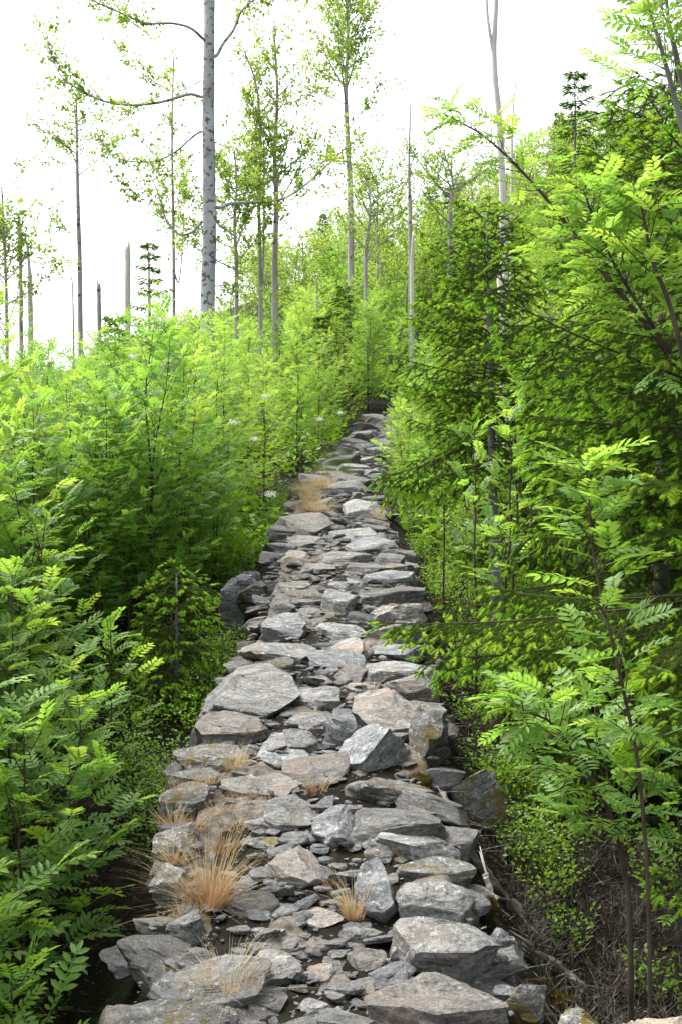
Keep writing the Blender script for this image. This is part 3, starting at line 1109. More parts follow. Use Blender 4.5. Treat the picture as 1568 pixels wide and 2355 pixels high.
def stem_plan(stems, seed, leaf=0.16, per_m=9, blen=0.4, start=0.15, rel=None):
    """like sapling_plan, for stems whose course is given (world points, base radius)"""
    r = np.random.default_rng(seed)
    st, br = [], []
    for pts, r0 in stems:
        Q = spline(np.asarray(pts) - rel, 20)
        seg = np.linalg.norm(np.diff(Q, axis=0), axis=1).sum()
        st.append((Q, np.linspace(r0, 0.003, 20)))
        nb = int(seg * per_m)
        phi = r.uniform(0, 6.28)
        for b in range(nb):
            tt = start + (1 - start) * (b + r.random()) / nb
            i = min(tt * 19, 18.99)
            p0 = Q[int(i)] * (1 - i % 1) + Q[int(i) + 1] * (i % 1)
            tg = Q[int(i) + 1] - Q[int(i)]
            tg /= np.linalg.norm(tg)
            phi += 2.4 + r.normal(0, 0.4)
            a = np.cross(tg, [0.3, 1, 0.2])
            a /= np.linalg.norm(a)
            c = np.cross(tg, a)
            d0 = tg * 0.75 + (a * math.cos(phi) + c * math.sin(phi)) + np.array([0, 0, 0.25])
            d0 /= np.linalg.norm(d0)
            ln = blen * (1.05 - tt) * r.uniform(0.5, 1.1) + 0.05
            u = np.linspace(0, 1, 6)[:, None]
            B = p0 + d0 * ln * u + np.array([0, 0, 1]) * ln * r.uniform(-0.1, 0.2) * u ** 2
            lv = []
            k = max(2, int(ln / 0.05))
            for q in range(k):
                f = 0.2 + 0.8 * (q + 0.7) / k
                p = B[0] + (B[5] - B[0]) * f
                sd = np.cross(d0, [0, 0, 1.0])
                sd /= np.linalg.norm(sd) + 1e-6
                d = d0 * r.uniform(0.4, 0.9) + sd * (1 if q % 2 else -1) * r.uniform(0.4, 1.1) + np.array([0, 0, r.uniform(-0.25, 0.25)])
                lv.append((p, d, leaf * r.uniform(0.75, 1.15)))
            br.append((B, np.linspace(0.002 + 0.004 * ln, 0.0014, 6), lv))
        lv = [(Q[-1], np.array([math.cos(a), math.sin(a), r.uniform(0, 0.8)]), leaf * r.uniform(0.7, 1.0)) for a in np.arange(6) * 2.4]
        br.append((np.stack([Q[-2], Q[-1], Q[-1] + (Q[-1] - Q[-2]) * 0.2]), np.array([0.003, 0.002, 0.0015]), lv))
    return st, br


def course_rowan(label, stems, seed, **k):
    """a near rowan whose stem follows given points; it is carried down to the ground"""
    bark = k.pop('bark', None)
    full = []
    base = None
    for pts, r0 in stems:
        P = [np.asarray(p) for p in pts]
        if base is None:
            b = P[0] + (P[0] - P[1]) * 0.15
            base = np.array([b[0], b[1], gz(b[0], b[1])])
            P = [base - [0, 0, 0.05]] + P if P[0][2] - base[2] > 0.08 else P
        full.append((P, r0))
    pl = stem_plan(full, seed, rel=base, **k)
    return near_sapling(label, 0, 0, 0, seed, base=tuple(base), plan=pl, bark=bark)


# right side rowans with the course of the stem as seen
course_rowan('slender rowan with reddish brown stem in front of the dark spruce hollow',
             [(px_path([(1492, 2120), (1472, 1800), (1440, 1620), (1408, 1480), (1368, 1300), (1356, 1180), (1352, 1075)], [3.75, 3.7, 3.65, 3.6, 3.6, 3.6, 3.6]), 0.008)],
             301, leaf=0.16, per_m=14, blen=0.16, start=0.25)
course_rowan('leaning rowan with pale green drooping leaves above the fallen logs',
             [(px_path([(1448, 2120), (1432, 1990), (1400, 1870), (1330, 1750), (1262, 1660), (1190, 1640)], [4.1, 4.1, 4.0, 3.95, 3.9, 3.85]), 0.013)],
             302, leaf=0.155, per_m=19, blen=0.46, start=0.34)
course_rowan('rowan with one long bare leaning stem rising above the spruces',
             [(px_path([(1640, 1010), (1560, 850), (1475, 735), (1380, 620), (1290, 500), (1200, 395), (1110, 312), (1020, 262)], [5.0, 5.0, 5.0, 5.0, 5.1, 5.2, 5.3, 5.4]), 0.019)],
             303, leaf=0.15, per_m=8, blen=0.36, start=0.42)
course_rowan('tall grey stemmed rowan with fringed leaves against the white sky',
             [(px_path([(1640, 620), (1590, 380), (1555, 240), (1520, 110), (1488, 0), (1470, -140)], 4.6), 0.022),
              (px_path([(1640, 600), (1600, 330), (1560, 150), (1535, 30), (1530, -120)], 4.8), 0.024)],
             304, leaf=0.145, per_m=4.5, blen=0.75, start=0.5, bark=M_STEMG)
course_rowan('broad leaved rowan in front of the young spruce with a dark forked stem',
             [(px_path([(1600, 960), (1530, 800), (1430, 640), (1370, 520), (1350, 460)], 4.5), 0.012),
              (px_path([(1600, 960), (1545, 720), (1500, 600), (1480, 500), (1465, 440)], 4.3), 0.012)],
             305, leaf=0.155, per_m=11, blen=0.36, start=0.35)
for x, y, H, sd, lab in (
        (1.02, 6.9, 2.15, 311, 'slim dark stemmed rowan beside the grey spruce trunk with bare lower stem'),
        (0.92, 7.5, 1.9, 312, 'slim rowan with drooping tiers of leaves on the spruce side of the path'),
        (1.20, 7.7, 2.3, 313, 'taller thin rowan between the slim rowans and the grey spruce trunk'),
        (0.86, 9.3, 1.5, 314, 'short rowan hanging its leaves over the stone edge on the spruce side'),
        (1.42, 4.5, 0.9, 315, 'small rowan beside the logs under the leaning rowan')):
    near_sapling(lab, x, y, H, sd, 1, 0.6, 0.14, 0.75, bare=0.42 if H > 1.6 else 0.25)
for k in range(26):
    y = 10.0 + 21 * (k + rng.random()) / 26
    x = float(cx(y)) + rng.uniform(0.72, 1.5) + 0.02 * (y - 10)
    hh = rng.uniform(1.0, 2.0)
    where = 'beside the pale tipped spruce' if y < 13 else 'opposite the dry grass strip' if y < 18 else 'inside the upper path bend' if y < 24 else 'below the crest of the path'
    place_sapling(MID if y < 15 else FAR, x, y, hh, f"{'short' if hh < 1.5 else 'taller'} rowan on the spruce side {where}", 'rowans on the spruce side')

# ------------------------------------------------------------------ spruce
def needles(g, A, B, per, ln, width, mat, r, fwd=0.6, c=None):
    """per needles on each twig from A to B"""
    n = len(A)
    if n == 0:
        return
    A2, B2 = np.repeat(A, per, 0), np.repeat(B, per, 0)
    cc = np.repeat(r.random(n) if c is None else c, per)
    u = r.random((n * per, 1))
    p = A2 * (1 - u) + B2 * u
    tg = B2 - A2
    tg /= np.linalg.norm(tg, axis=1)[:, None] + 1e-9
    rd = r.normal(0, 1, (n * per, 3))
    rd -= tg * (rd * tg).sum(1)[:, None]
    rd /= np.linalg.norm(rd, axis=1)[:, None] + 1e-9
    d = tg * fwd + rd
    d /= np.linalg.norm(d, axis=1)[:, None]
    s = np.cross(d, tg)
    s /= np.linalg.norm(s, axis=1)[:, None] + 1e-9
    l = ln * r.uniform(0.7, 1.15, (n * per, 1))
    V = np.stack([p + s * width * 0.5, p - s * width * 0.5, p + d * l], 1).reshape(-1, 3)
    g.add(V, np.arange(n * per * 3).reshape(-1, 3), mat, np.repeat(cc, 3))


def rods(g, A, B, ra, rb, mat, c=0.5):
    """three-sided rods, many at once"""
    n = len(A)
    t = B - A
    t = t / (np.linalg.norm(t, axis=1)[:, None] + 1e-9)
    a = np.cross(t, np.array([0.31, 0.2, 0.93]))
    a /= np.linalg.norm(a, axis=1)[:, None] + 1e-9
    b = np.cross(t, a)
    V = []
    for k in range(3):
        w = 2 * math.pi * k / 3
        V.append(A + ra * (a * math.cos(w) + b * math.sin(w)))
    for k in range(3):
        w = 2 * math.pi * k / 3
        V.append(B + rb * (a * math.cos(w) + b * math.sin(w)))
    V = np.stack(V, 1).reshape(-1, 3)
    T = np.array([[0, 1, 4], [0, 4, 3], [1, 2, 5], [1, 5, 4], [2, 0, 3], [2, 3, 5], [3, 4, 5]])
    TT = (T[None] + (np.arange(n) * 6)[:, None, None]).reshape(-1, 3)
    g.add(V, TT, mat, np.repeat(np.broadcast_to(c, (n,)), 6))


def fingers(g, A, B, rad, mat, c):
    """soft rounded shoots, many at once"""
    n = len(A)
    t = B - A
    ln = np.linalg.norm(t, axis=1)[:, None]
    t = t / (ln + 1e-9)
    a = np.cross(t, np.array([0.31, 0.2, 0.93]))
    a /= np.linalg.norm(a, axis=1)[:, None] + 1e-9
    b = np.cross(t, a)
    V = []
    for f, w in ((0.0, 0.55), (0.35, 1.0), (0.8, 0.85)):
        for k in range(5):
            q = 2 * math.pi * k / 5
            V.append(A + t * ln * f + rad * w * (a * math.cos(q) + b * math.sin(q)))
    V.append(B + t * rad * 0.5)
    V = np.stack(V, 1).reshape(-1, 3)
    T = []
    for i in range(2):
        for k in range(5):
            p, q = i * 5 + k, i * 5 + (k + 1) % 5
            T += [[p, q, q + 5], [p, q + 5, p + 5]]
    T += [[10 + k, 10 + (k + 1) % 5, 15] for k in range(5)]
    TT = (np.array(T)[None] + (np.arange(n) * 16)[:, None, None]).reshape(-1, 3)
    g.add(V, TT, mat, np.repeat(c, 16))


def bough(L, seed, hang=0.5):
    """a spruce bough along +x: old dark twigs with bright new shoots at every end"""
    r = np.random.default_rng(seed)
    g = Geo()
    droop = r.uniform(0.05, 0.2)

    def ax(u):
        return np.array([L * u, 0.06 * L * math.sin(3 * u + seed), L * (-droop * u ** 1.4 + 0.10 * u ** 3)])
    P = np.array([ax(u) for u in np.linspace(0, 1, 9)])
    tube(g, P, np.linspace(0.004 + 0.0035 * L, 0.0025, 9), 5, 2)
    oa, ob, sa, sb = [], [], [], []
    for u in np.linspace(0.12, 0.95, int(L * 10)):
        oa.append(ax(u)); ob.append(ax(min(1, u + 0.11 / L)))
    tip = ax(1)
    tg = tip - ax(0.95)
    tg /= np.linalg.norm(tg)
    sl = r.uniform(0.05, 0.065)

    def shoot(p, d, l):
        sa.append(p)
        d = d / np.linalg.norm(d)
        sb.append(p + d * l + np.array([0, 0, -0.15 * l]))
    shoot(tip, tg, sl)
    for s in (-1, 1):
        shoot(tip - tg * 0.01, tg + np.array([0, s * 0.9, 0]), sl * 0.8)
    s0 = 0.10 if L > 0.5 else 0.04
    side = 1
    x = s0
    while x < L * 0.97:
        side = -side
        u = x / L
        l2 = min((0.10 + 0.42 * (L - x)) * r.uniform(0.7, 1.1), 0.42) * (0.7 + 0.3 * min(1, u * 4))
        p = ax(u)
        d = np.array([r.uniform(0.5, 0.9), side * 1.0, -hang * r.uniform(0.3, 1.3)])
        d /= np.linalg.norm(d)
        def sec(v):
            return p + d * l2 * v + np.array([0.05 * l2 * v, 0, -hang * 0.45 * l2 * v * v])
        n = max(2, int(l2 / 0.08) + 1)
        for k in range(n):
            oa.append(sec(k / n)); ob.append(sec((k + 1) / n))
        e = sec(1)
        de = sec(1) - sec(0.8)
        de /= np.linalg.norm(de)
        shoot(e, de, r.uniform(0.042, 0.058))
        for s in (-1, 1):
            if r.random() < 0.8:
                sd = np.cross(de, [0, 0, 1.0])
                shoot(e - de * 0.008, de * 0.8 + sd * s * 0.8, r.uniform(0.035, 0.05))
        t = 0.05
        ss = 1
        while t < l2 - 0.02:
            ss = -ss
            q = sec(t / l2)
            sd = np.cross(d, [0, 0, 1.0])
            sd /= np.linalg.norm(sd)
            d3 = d * 0.9 + sd * ss * 0.75 + np.array([0, 0, -0.5 * hang * r.random()])
            d3 /= np.linalg.norm(d3)
            l3 = min(0.09, 0.25 * (l2 - t) + 0.03) * r.uniform(0.7, 1.2)
            oa.append(q); ob.append(q + d3 * l3)
            if r.random() < 0.35 + 0.6 * u:
                shoot(q + d3 * l3, d3 + np.array([0, 0, -0.2 * hang]), r.uniform(0.03, 0.046))
            t += r.uniform(0.045, 0.07)
        x += r.uniform(0.035, 0.055)
    oa, ob, sa, sb = map(np.array, (oa, ob, sa, sb))
    rods(g, oa, ob, 0.0028, 0.0022, 2)
    ln = np.linalg.norm(ob - oa, axis=1).mean()
    needles(g, oa, ob, max(40, int(ln * 1000)), 0.0165, 0.0040, 0, r, 0.7)
    c = np.clip(r.normal(0.5, 0.22, len(sa)), 0, 1)
    fingers(g, sa, sb, 0.0045, 1, c)
    needles(g, sa, sb, 62, 0.0165, 0.0040, 1, r, 0.75, c)
    return g.mesh('branch', [M_NEEDLE, M_SHOOT, M_TWIG], False)


BOUGHS = {l: [bough(l, int(l * 100) + k, 0.35 + 0.25 * k) for k in range(3)] for l in (0.25, 0.5, 0.8, 1.1, 1.45, 1.9)}


def near_spruce(label, x, y, H, rmax, seed, clear=0.06, step=0.20, group=None, per=6, lean=(0, 0), dead=0, rad=None, skip=None):
    r = np.random.default_rng(seed)
    t = thing('spruce_tree', label, 'spruce', (x, y, gz(x, y)), r.uniform(0, 6.28) if skip is None else 0, 1.0, group)
    g = Geo()
    u = np.linspace(0, 1, 12)
    P = np.stack([lean[0] * H * u, lean[1] * H * u, H * u - 0.05], -1)
    tube(g, P, np.linspace(rad or 0.013 * H + 0.01, 0.006, 12), 10, rough=0.1, seed=seed)
    obj('trunk', g.mesh('trunk', [M_SPRUCEBARK], True), t)
    z = clear * H
    while z < H * 0.985:
        f = z / H
        n = per if f < 0.8 else max(3, per - 2)
        a0 = r.uniform(0, 6.28)
        for k in range(n):
            L = rmax * (1 - f) ** 0.7 * r.uniform(0.45, 1.12) + 0.12
            a = a0 + k * 6.283 / n + r.normal(0, 0.2)
            if skip and skip(a, f):
                continue
            lib = min(BOUGHS, key=lambda q: abs(q - L))
            s = L / lib
            zz = z + r.uniform(-0.06, 0.06)
            pitch = R(22 - 62 * f + r.normal(0, 11))
            obj('branch', BOUGHS[lib][r.integers(3)], t, (lean[0] * zz, lean[1] * zz, zz), (r.normal(0, 0.15), pitch, a), (s, s, s))
        z += step * (1.1 - 0.35 * f)
    for k in range(dead):
        a, zz, l = r.uniform(0, 6.28), r.uniform(0.15, 0.5) * H, r.uniform(0.3, 0.7)
        g = Geo()
        u = np.linspace(0, 1, 6)[:, None]
        P = np.array([math.cos(a), math.sin(a), -0.15]) * l * u + r.normal(0, 0.03, (6, 3)) * u
        tube(g, P, np.linspace(0.006, 0.0015, 6), 4)
        obj('dead_branch', g.mesh('dead_branch', [M_GREYBARK], True), t, (lean[0] * zz, lean[1] * zz, zz))
    return t


near_spruce('broad spruce sweeping hanging boughs with bright tips over the path edge', 1.85, 5.15, 3.8, 2.15, 401, 0.35, 0.23, per=7)
near_spruce('bushy spruce with overlapping bright tipped boughs between the grey trunk and the broad spruce', 1.95, 6.7, 4.3, 1.6, 409, 0.12, 0.25, per=7)
near_spruce('spruce with bare grey lower trunk, its crown covered in pale new tips', 1.30, 9.2, 3.7, 1.45, 402, 0.40, 0.20, per=7, dead=12, rad=0.055, lean=(0.02, 0.02))
near_spruce('dark spruce close behind the pale boulder, shading the hollow', 2.2, 3.75, 3.5, 1.2, 403, 0.24, 0.22)
near_spruce('tall spruce behind the broad sweeping one', 2.9, 7.2, 3.9, 1.5, 404, 0.10, 0.22)
near_spruce('young spruce with thick bright tips at the thicket edge above the bilberries', -1.25, 8.4, 1.1, 0.40, 405, 0.12, 0.13, per=5)
near_spruce('low spruce with yellow green tips where the spruces meet the upper path', 1.75, 11.6, 2.6, 1.1, 406, 0.08, 0.18)
near_spruce('small spruce seedling under the slim rowans on the spruce side', 1.35, 6.4, 1.0, 0.6, 407, 0.12, 0.13, per=5)
near_spruce('small spruce seedling among the near rowan stems on the open side', -1.75, 4.7, 1.0, 0.45, 408, 0.15, 0.13, per=5)


def far_spruce_mesh(H, rmax, seed, per=6, step=0.28, clear=0.08, ragged=1.0):
    r = np.random.default_rng(seed)
    g = Geo()
    u = np.linspace(0, 1, 8)
    tube(g, np.stack([0 * u, 0 * u, H * u - 0.1], -1), np.linspace(0.012 * H + 0.01, 0.008, 8), 6)
    trunk = g.mesh('trunk', [M_SPRUCEBARK], True)
    g = Geo()
    A, B, tip = [], [], []
    z = clear * H
    while z < H * 0.99:
        f = z / H
        a0 = r.uniform(0, 6.28)
        for k in range(per):
            L = rmax * (1 - f) ** 0.85 * r.uniform(1 - 0.5 * ragged, 1.1) + 0.06 * H * 0.3
            a = a0 + k * 6.283 / per + r.normal(0, 0.2)
            d = np.array([math.cos(a), math.sin(a), 0.45 * f - 0.22])
            s = np.array([-math.sin(a), math.cos(a), 0])
            p0 = np.array([0, 0, z + r.uniform(-0.08, 0.08)])
            n = max(3, int(L / 0.11))
            for q in range(n):
                v = (q + 1) / n
                p = p0 + d * L * v + np.array([0, 0, 0.12 * L * v * v])
                for sg in (-1, 1):
                    l2 = (0.08 + 0.30 * L * (1 - v)) * r.uniform(0.7, 1.2)
                    e = p + (d * 0.7 + s * sg) * l2 + np.array([0, 0, -0.30 * l2])
                    A.append(p); B.append(e)
                    A.append(p * 0.4 + e * 0.6); B.append(e + d * 0.09 + np.array([0, 0, -0.05]))
                    tip.append(e)
            A.append(p0 + d * L * 0.3); B.append(p0 + d * L * 1.05 + np.array([0, 0, 0.12 * L]))
        z += step * (1.1 - 0.4 * f)
    A, B, tip = np.array(A), np.array(B), np.array(tip)
    rods(g, A, B, 0.012, 0.006, 0, r.random(len(A)))
    needles(g, A, B, 8, 0.05, 0.018, 0, r, 0.8)
    needles(g, tip - 0.02, tip + r.normal(0, 0.04, tip.shape), 8, 0.06, 0.024, 1, r, 0.9)
    return trunk, g.mesh('crown', [M_NEEDLE, M_SHOOT], False)


FSP = [far_spruce_mesh(3.2, 1.0, 420), far_spruce_mesh(4.0, 1.15, 421), far_spruce_mesh(6.0, 1.25, 422, 5, 0.42, 0.05, 1.3)]
FSPH = [3.2, 4.0, 6.0]


def far_spruce(label, x, y, h, k, group=None):
    s = h / FSPH[k]
    t = thing('spruce_tree', label, 'spruce', (x, y, gz(x, y)), rng.uniform(0, 6.28), s, group)
    obj('trunk', FSP[k][0], t)
    obj('crown', FSP[k][1], t)


def at_px(x, D):
    return (x / 2.3026 - 340.5) * D / F


def top_h(x, ytop, D):
    X = at_px(x, D)
    return (512 - ytop / 2.3026) * D / F - gz(X, D)


for lab, x, ytop, D, k in (
        ('ragged pointed spruce standing alone against the sky above the hillside', 1322, 165, 30, 2),
        ('thin spruce tip beside the ragged pointed spruce', 1398, 285, 34, 2),
        ('dark spruce growing between the stone path end and the hillside', 790, 655, 34, 1),
        ('slender young spruce among the rowans below the twin grey stems', 742, 720, 28, 0),
        ('thin topped young spruce rising from the rowan thicket near the big beech', 345, 560, 23, 2),
        ('low spruce at the skyline below the leaning beech with bare lower trunk', 265, 720, 26, 0),
        ('bushy spruce at the foot of the hill beside the forked snag', 1015, 640, 26, 1),
        ('spruce beside the path top under the leaning rowan stem', 1090, 520, 16, 1)):
    far_spruce(lab, at_px(x, D), D, max(1.2, top_h(x, ytop, D)), k)

# ------------------------------------------------------------------ beech and other broadleaved trees
DIA = np.array([[0, 0, 0], [0.5, 0.32, 0.06], [1.0, 0, -0.05], [0.5, -0.32, 0.06]])
DIAT = np.array([[0, 2, 1], [0, 3, 2]])


def sprays(gw, gl, line, r, per_m=5.0, tl=0.45, leaves=14, size=0.07, start=0.25, wood=True):
    """leafy twigs along a limb"""
    line = np.asarray(line)
    seg = np.linalg.norm(np.diff(line, axis=0), axis=1)
    tot = seg.sum()
    cum = np.concatenate([[0], np.cumsum(seg)]) / tot
    n = max(2, int(tot * per_m))
    A, B, P, D, U = [], [], [], [], []
    for k in range(n):
        t = start + (1 - start) * (k + r.random()) / n
        p = np.array([np.interp(t, cum, line[:, i]) for i in range(3)])
        i = min(np.searchsorted(cum, t), len(line) - 1)
        tg = line[i] - line[i - 1]
        tg = tg / (np.linalg.norm(tg) + 1e-9)
        d = tg * 0.8 + r.normal(0, 0.7, 3) * np.array([1, 1, 0.55])
        d /= np.linalg.norm(d)
        l = tl * r.uniform(0.4, 1.25)
        A.append(p); B.append(p + d * l)
        m = int(leaves * r.uniform(0.5, 1.3))
        q = r.random(m)[:, None] ** 0.7
        P.append(p + d * l * q + r.normal(0, 0.10 * l, (m, 3)))
        D.append(d * 0.7 + r.normal(0, 0.7, (m, 3)))
        U.append(np.array([0, 0, 1.0]) + r.normal(0, 0.45, (m, 3)))
    if wood:
        rods(gw, np.array(A), np.array(B), 0.006, 0.003, 0)
    P, D, U = np.concatenate(P), np.concatenate(D), np.concatenate(U)
    stamp(gl, DIA, DIAT, P, frames(D, U), size * r.uniform(0.65, 1.2, len(P)), 0, np.clip(r.normal(0.5, 0.25, len(P)), 0, 1))


def limb_mesh(line, r0, r1, material, sides=6):
    g = Geo()
    Q = spline(line, max(8, len(line) * 4))
    tube(g, Q, np.linspace(r0, r1, len(Q)), sides, rough=0.12, seed=int(abs(line[0][0]) * 100) % 50)
    return g, Q


def big_tree(name, label, cat, D, trunk, r0, r1, limbs, bark, seed, per_m=4.5, tl=0.5, leaves=15, size=0.075, group=None, sides=14, auto=None):
    """trunk and limbs follow picture points at depth D, with depth of their own"""
    r = np.random.default_rng(seed)
    T = px_path(trunk, D)
    bx, by = T[0][0], D
    base = np.array([bx, by, gz(bx, by)])
    T[0][2] = base[2] - 0.1
    T = T - base
    t = thing(name, label, cat, tuple(base), 0, 1.0, group)
    g = Geo()
    Q = spline(T, 40)
    tube(g, Q, np.linspace(r0, r1, 40), sides, rough=0.05, seed=seed)
    obj('trunk', g.mesh('trunk', [bark], True), t)
    lines = []
    for pts, ra in limbs:
        dz = r.normal(0, 0.25)
        P = px_path(pts, D) - base
        q = Q[np.argmin(np.linalg.norm((Q - P[0])[:, [0, 2]], axis=1))]
        if abs(q[0] - P[0][0]) < 0.8:
            P = np.concatenate([[q], P])
        P[:, 1] = np.linspace(0, 1, len(P)) ** 1.2 * dz * np.linalg.norm(P[-1] - P[0]) * 1.6
        lines.append((P, ra * 0.72))
    if auto:
        n, lo, hi, ln, ra, el = auto
        phi = r.uniform(0, 6.28)
        for k in range(n):
            f = lo + (hi - lo) * (k + r.random()) / n
            p = Q[int(f * 39)]
            phi += 2.4 + r.normal(0, 0.5)
            l = ln * (1.15 - 0.75 * (f - lo) / (hi - lo + 1e-6)) * r.uniform(0.5, 1.15)
            e = R(el + r.normal(0, 14))
            d = np.array([math.cos(phi) * math.cos(e), math.sin(phi) * math.cos(e), math.sin(e)])
            u = np.linspace(0, 1, 5)[:, None]
            lines.append((p + d * l * u + np.array([0, 0, 0.25 * l]) * u ** 2 + r.normal(0, 0.05, 3) * u, ra))
    for P, ra in lines:
        g, LQ = limb_mesh(P - P[0], ra, ra * 0.25, bark)
        gl = Geo()
        sprays(g, gl, LQ, r, per_m, tl, leaves, size)
        b = obj('branch', g.mesh('branch', [bark], True), t, P[0])
        if leaves > 0:
            obj('foliage', gl.mesh('foliage', [M_BEECH], False), b)
    return t


big_tree('beech_tree', 'large silver barked beech with dark lichen patches and sweeping bare limbs', 'beech', 27,
         [(474, 830), (478, 700), (482, 560), (482, 420), (480, 280), (481, 150), (482, 20), (484, -160)], 0.185, 0.125,
         [([(466, 92), (440, 76), (400, 74), (345, 82), (290, 66), (235, 50), (185, 32), (155, 24)], 0.055),
          ([(345, 82), (310, 55), (270, 30), (240, 10)], 0.025),
          ([(464, 224), (435, 220), (370, 240), (300, 248), (240, 240), (190, 216), (150, 190), (125, 130), (120, 90)], 0.06),
          ([(240, 236), (200, 190), (160, 165), (130, 150)], 0.02),
          ([(464, 300), (440, 310), (400, 340), (350, 358), (290, 355), (245, 338), (212, 285)], 0.045),
          ([(340, 358), (325, 330), (335, 300)], 0.02),
          ([(464, 508), (440, 528), (410, 530), (378, 500), (352, 425), (330, 372)], 0.06),
          ([(375, 500), (340, 470), (305, 440), (290, 410)], 0.022),
          ([(498, 130), (515, 104), (540, 74), (558, 36), (590, 12), (650, 6), (740, 2)], 0.065),
          ([(560, 34), (575, -10), (600, -40)], 0.03),
          ([(500, 474), (530, 458), (600, 448), (650, 432), (700, 392), (750, 338), (785, 296), (832, 250)], 0.075),
          ([(700, 392), (740, 380), (780, 385)], 0.02),
          ([(500, 660), (540, 658), (585, 668)], 0.03), ([(498, 506), (530, 535), (560, 560)], 0.035),
          ([(462, 186), (430, 202), (390, 206), (350, 182), (310, 148), (280, 110)], 0.022),
          ([(497, 330), (515, 340), (530, 320)], 0.03)],
         M_BEECHBARK, 501, per_m=7.5, tl=0.7, leaves=22, size=0.115)
BT = 'thin grey trunked trees on the skyline'
big_tree('beech_tree', 'slim beech with bare lower trunk and lopsided crown on the open skyline', 'beech', 33,
         [(188, 800), (184, 640), (180, 480), (178, 380), (176, 220)], 0.085, 0.03,
         [([(178, 380), (150, 330), (110, 300), (70, 270)], 0.03), ([(178, 400), (140, 380), (90, 375), (45, 390)], 0.025),
          ([(182, 480), (150, 470), (120, 500)], 0.015), ([(184, 560), (150, 530), (110, 540)], 0.02), ([(186, 610), (150, 600), (110, 610)], 0.015),
          ([(178, 330), (200, 300), (215, 270)], 0.02), ([(177, 280), (150, 250), (110, 240)], 0.02)],
         M_GREYBARK, 502, 7, 0.7, 19, 0.115, auto=(8, 0.68, 1.0, 1.6, 0.02, 35))
big_tree('beech_tree', 'leafy tree with several upright stems behind the big beech', 'tree', 31,
         [(634, 760), (632, 620), (636, 480), (632, 350), (638, 220), (630, 60)], 0.10, 0.03,
         [([(636, 480), (610, 440), (590, 380), (580, 300)], 0.03), ([(636, 440), (660, 400), (650, 340)], 0.03), ([(636, 250), (690, 240), (740, 220)], 0.02)],
         M_GREYBARK, 503, 7, 0.7, 19, 0.115, auto=(16, 0.40, 0.98, 1.5, 0.025, 50))
big_tree('beech_tree', 'narrow leafy tree just beside the big beech trunk, two close stems', 'tree', 30,
         [(602, 730), (598, 600), (596, 450), (600, 330), (590, 200), (560, 110)], 0.06, 0.02, [([(605, 640), (608, 450), (604, 300), (575, 220)], 0.05)],
         M_GREYBARK, 504, 7, 0.6, 19, 0.115, auto=(16, 0.35, 0.98, 1.2, 0.02, 50))
big_tree('beech_tree', 'dense green young tree growing close behind the big beech', 'tree', 29,
         [(540, 800), (545, 650), (540, 520), (545, 430), (540, 350)], 0.06, 0.02, [], M_GREYBARK, 505, 9, 0.55, 22, 0.105, auto=(26, 0.25, 0.98, 1.5, 0.02, 25))
big_tree('beech_tree', 'tall open crowned tree with straight pale trunk on the hill shoulder', 'tree', 40,
         [(806, 640), (806, 480), (800, 340), (795, 200), (800, 90), (796, 0)], 0.13, 0.03,
         [([(803, 370), (770, 350), (740, 300)], 0.03), ([(800, 300), (840, 250), (870, 200)], 0.04), ([(798, 240), (750, 210), (700, 180)], 0.04)],
         M_GREYBARK, 506, 6.5, 0.85, 19, 0.14, auto=(22, 0.55, 0.99, 2.3, 0.035, 40))
big_tree('beech_tree', 'small leafy tree with dark trunk on the slope beside the straight pale trunk', 'tree', 36,
         [(845, 700), (840, 600), (850, 500), (848, 420)], 0.08, 0.02, [([(845, 600), (880, 560), (930, 520)], 0.04)], M_GREYBARK, 507, 6, 0.7, 16, 0.11, auto=(16, 0.3, 0.98, 1.6, 0.025, 35))
big_tree('beech_tree', 'thin tree with sparse leaf tufts left of the big beech trunk, twin stems', 'tree', 32,
         [(402, 740), (400, 600), (398, 450), (396, 300), (400, 130)], 0.055, 0.02, [([(408, 640), (412, 520), (408, 420), (398, 330)], 0.04)],
         M_GREYBARK, 508, 7, 0.5, 20, 0.105, auto=(15, 0.3, 0.99, 0.8, 0.015, 45))
big_tree('beech_tree', 'leafy tree at the far edge of the thicket on the open side', 'tree', 27,
         [(20, 830), (15, 700), (10, 560), (4, 430)], 0.05, 0.02, [], M_GREYBARK, 509, 7, 0.7, 19, 0.115, auto=(22, 0.25, 0.8, 1.3, 0.02, 30))
big_tree('beech_tree', 'low leafy tree crowning the hillside beside the forked snag', 'tree', 42,
         [(1030, 560), (1035, 480), (1040, 430), (1035, 370)], 0.09, 0.02, [], M_GREYBARK, 510, 6, 0.8, 18, 0.12, auto=(22, 0.2, 0.98, 2.6, 0.03, 20))
big_tree('beech_tree', 'sparse leafy tree behind the straight pale trunk on the hill shoulder', 'tree', 44,
         [(870, 620), (866, 520), (868, 440), (860, 400)], 0.06, 0.02, [], M_GREYBARK, 511, 7, 0.8, 18, 0.13, auto=(14, 0.2, 0.98, 1.9, 0.025, 35))


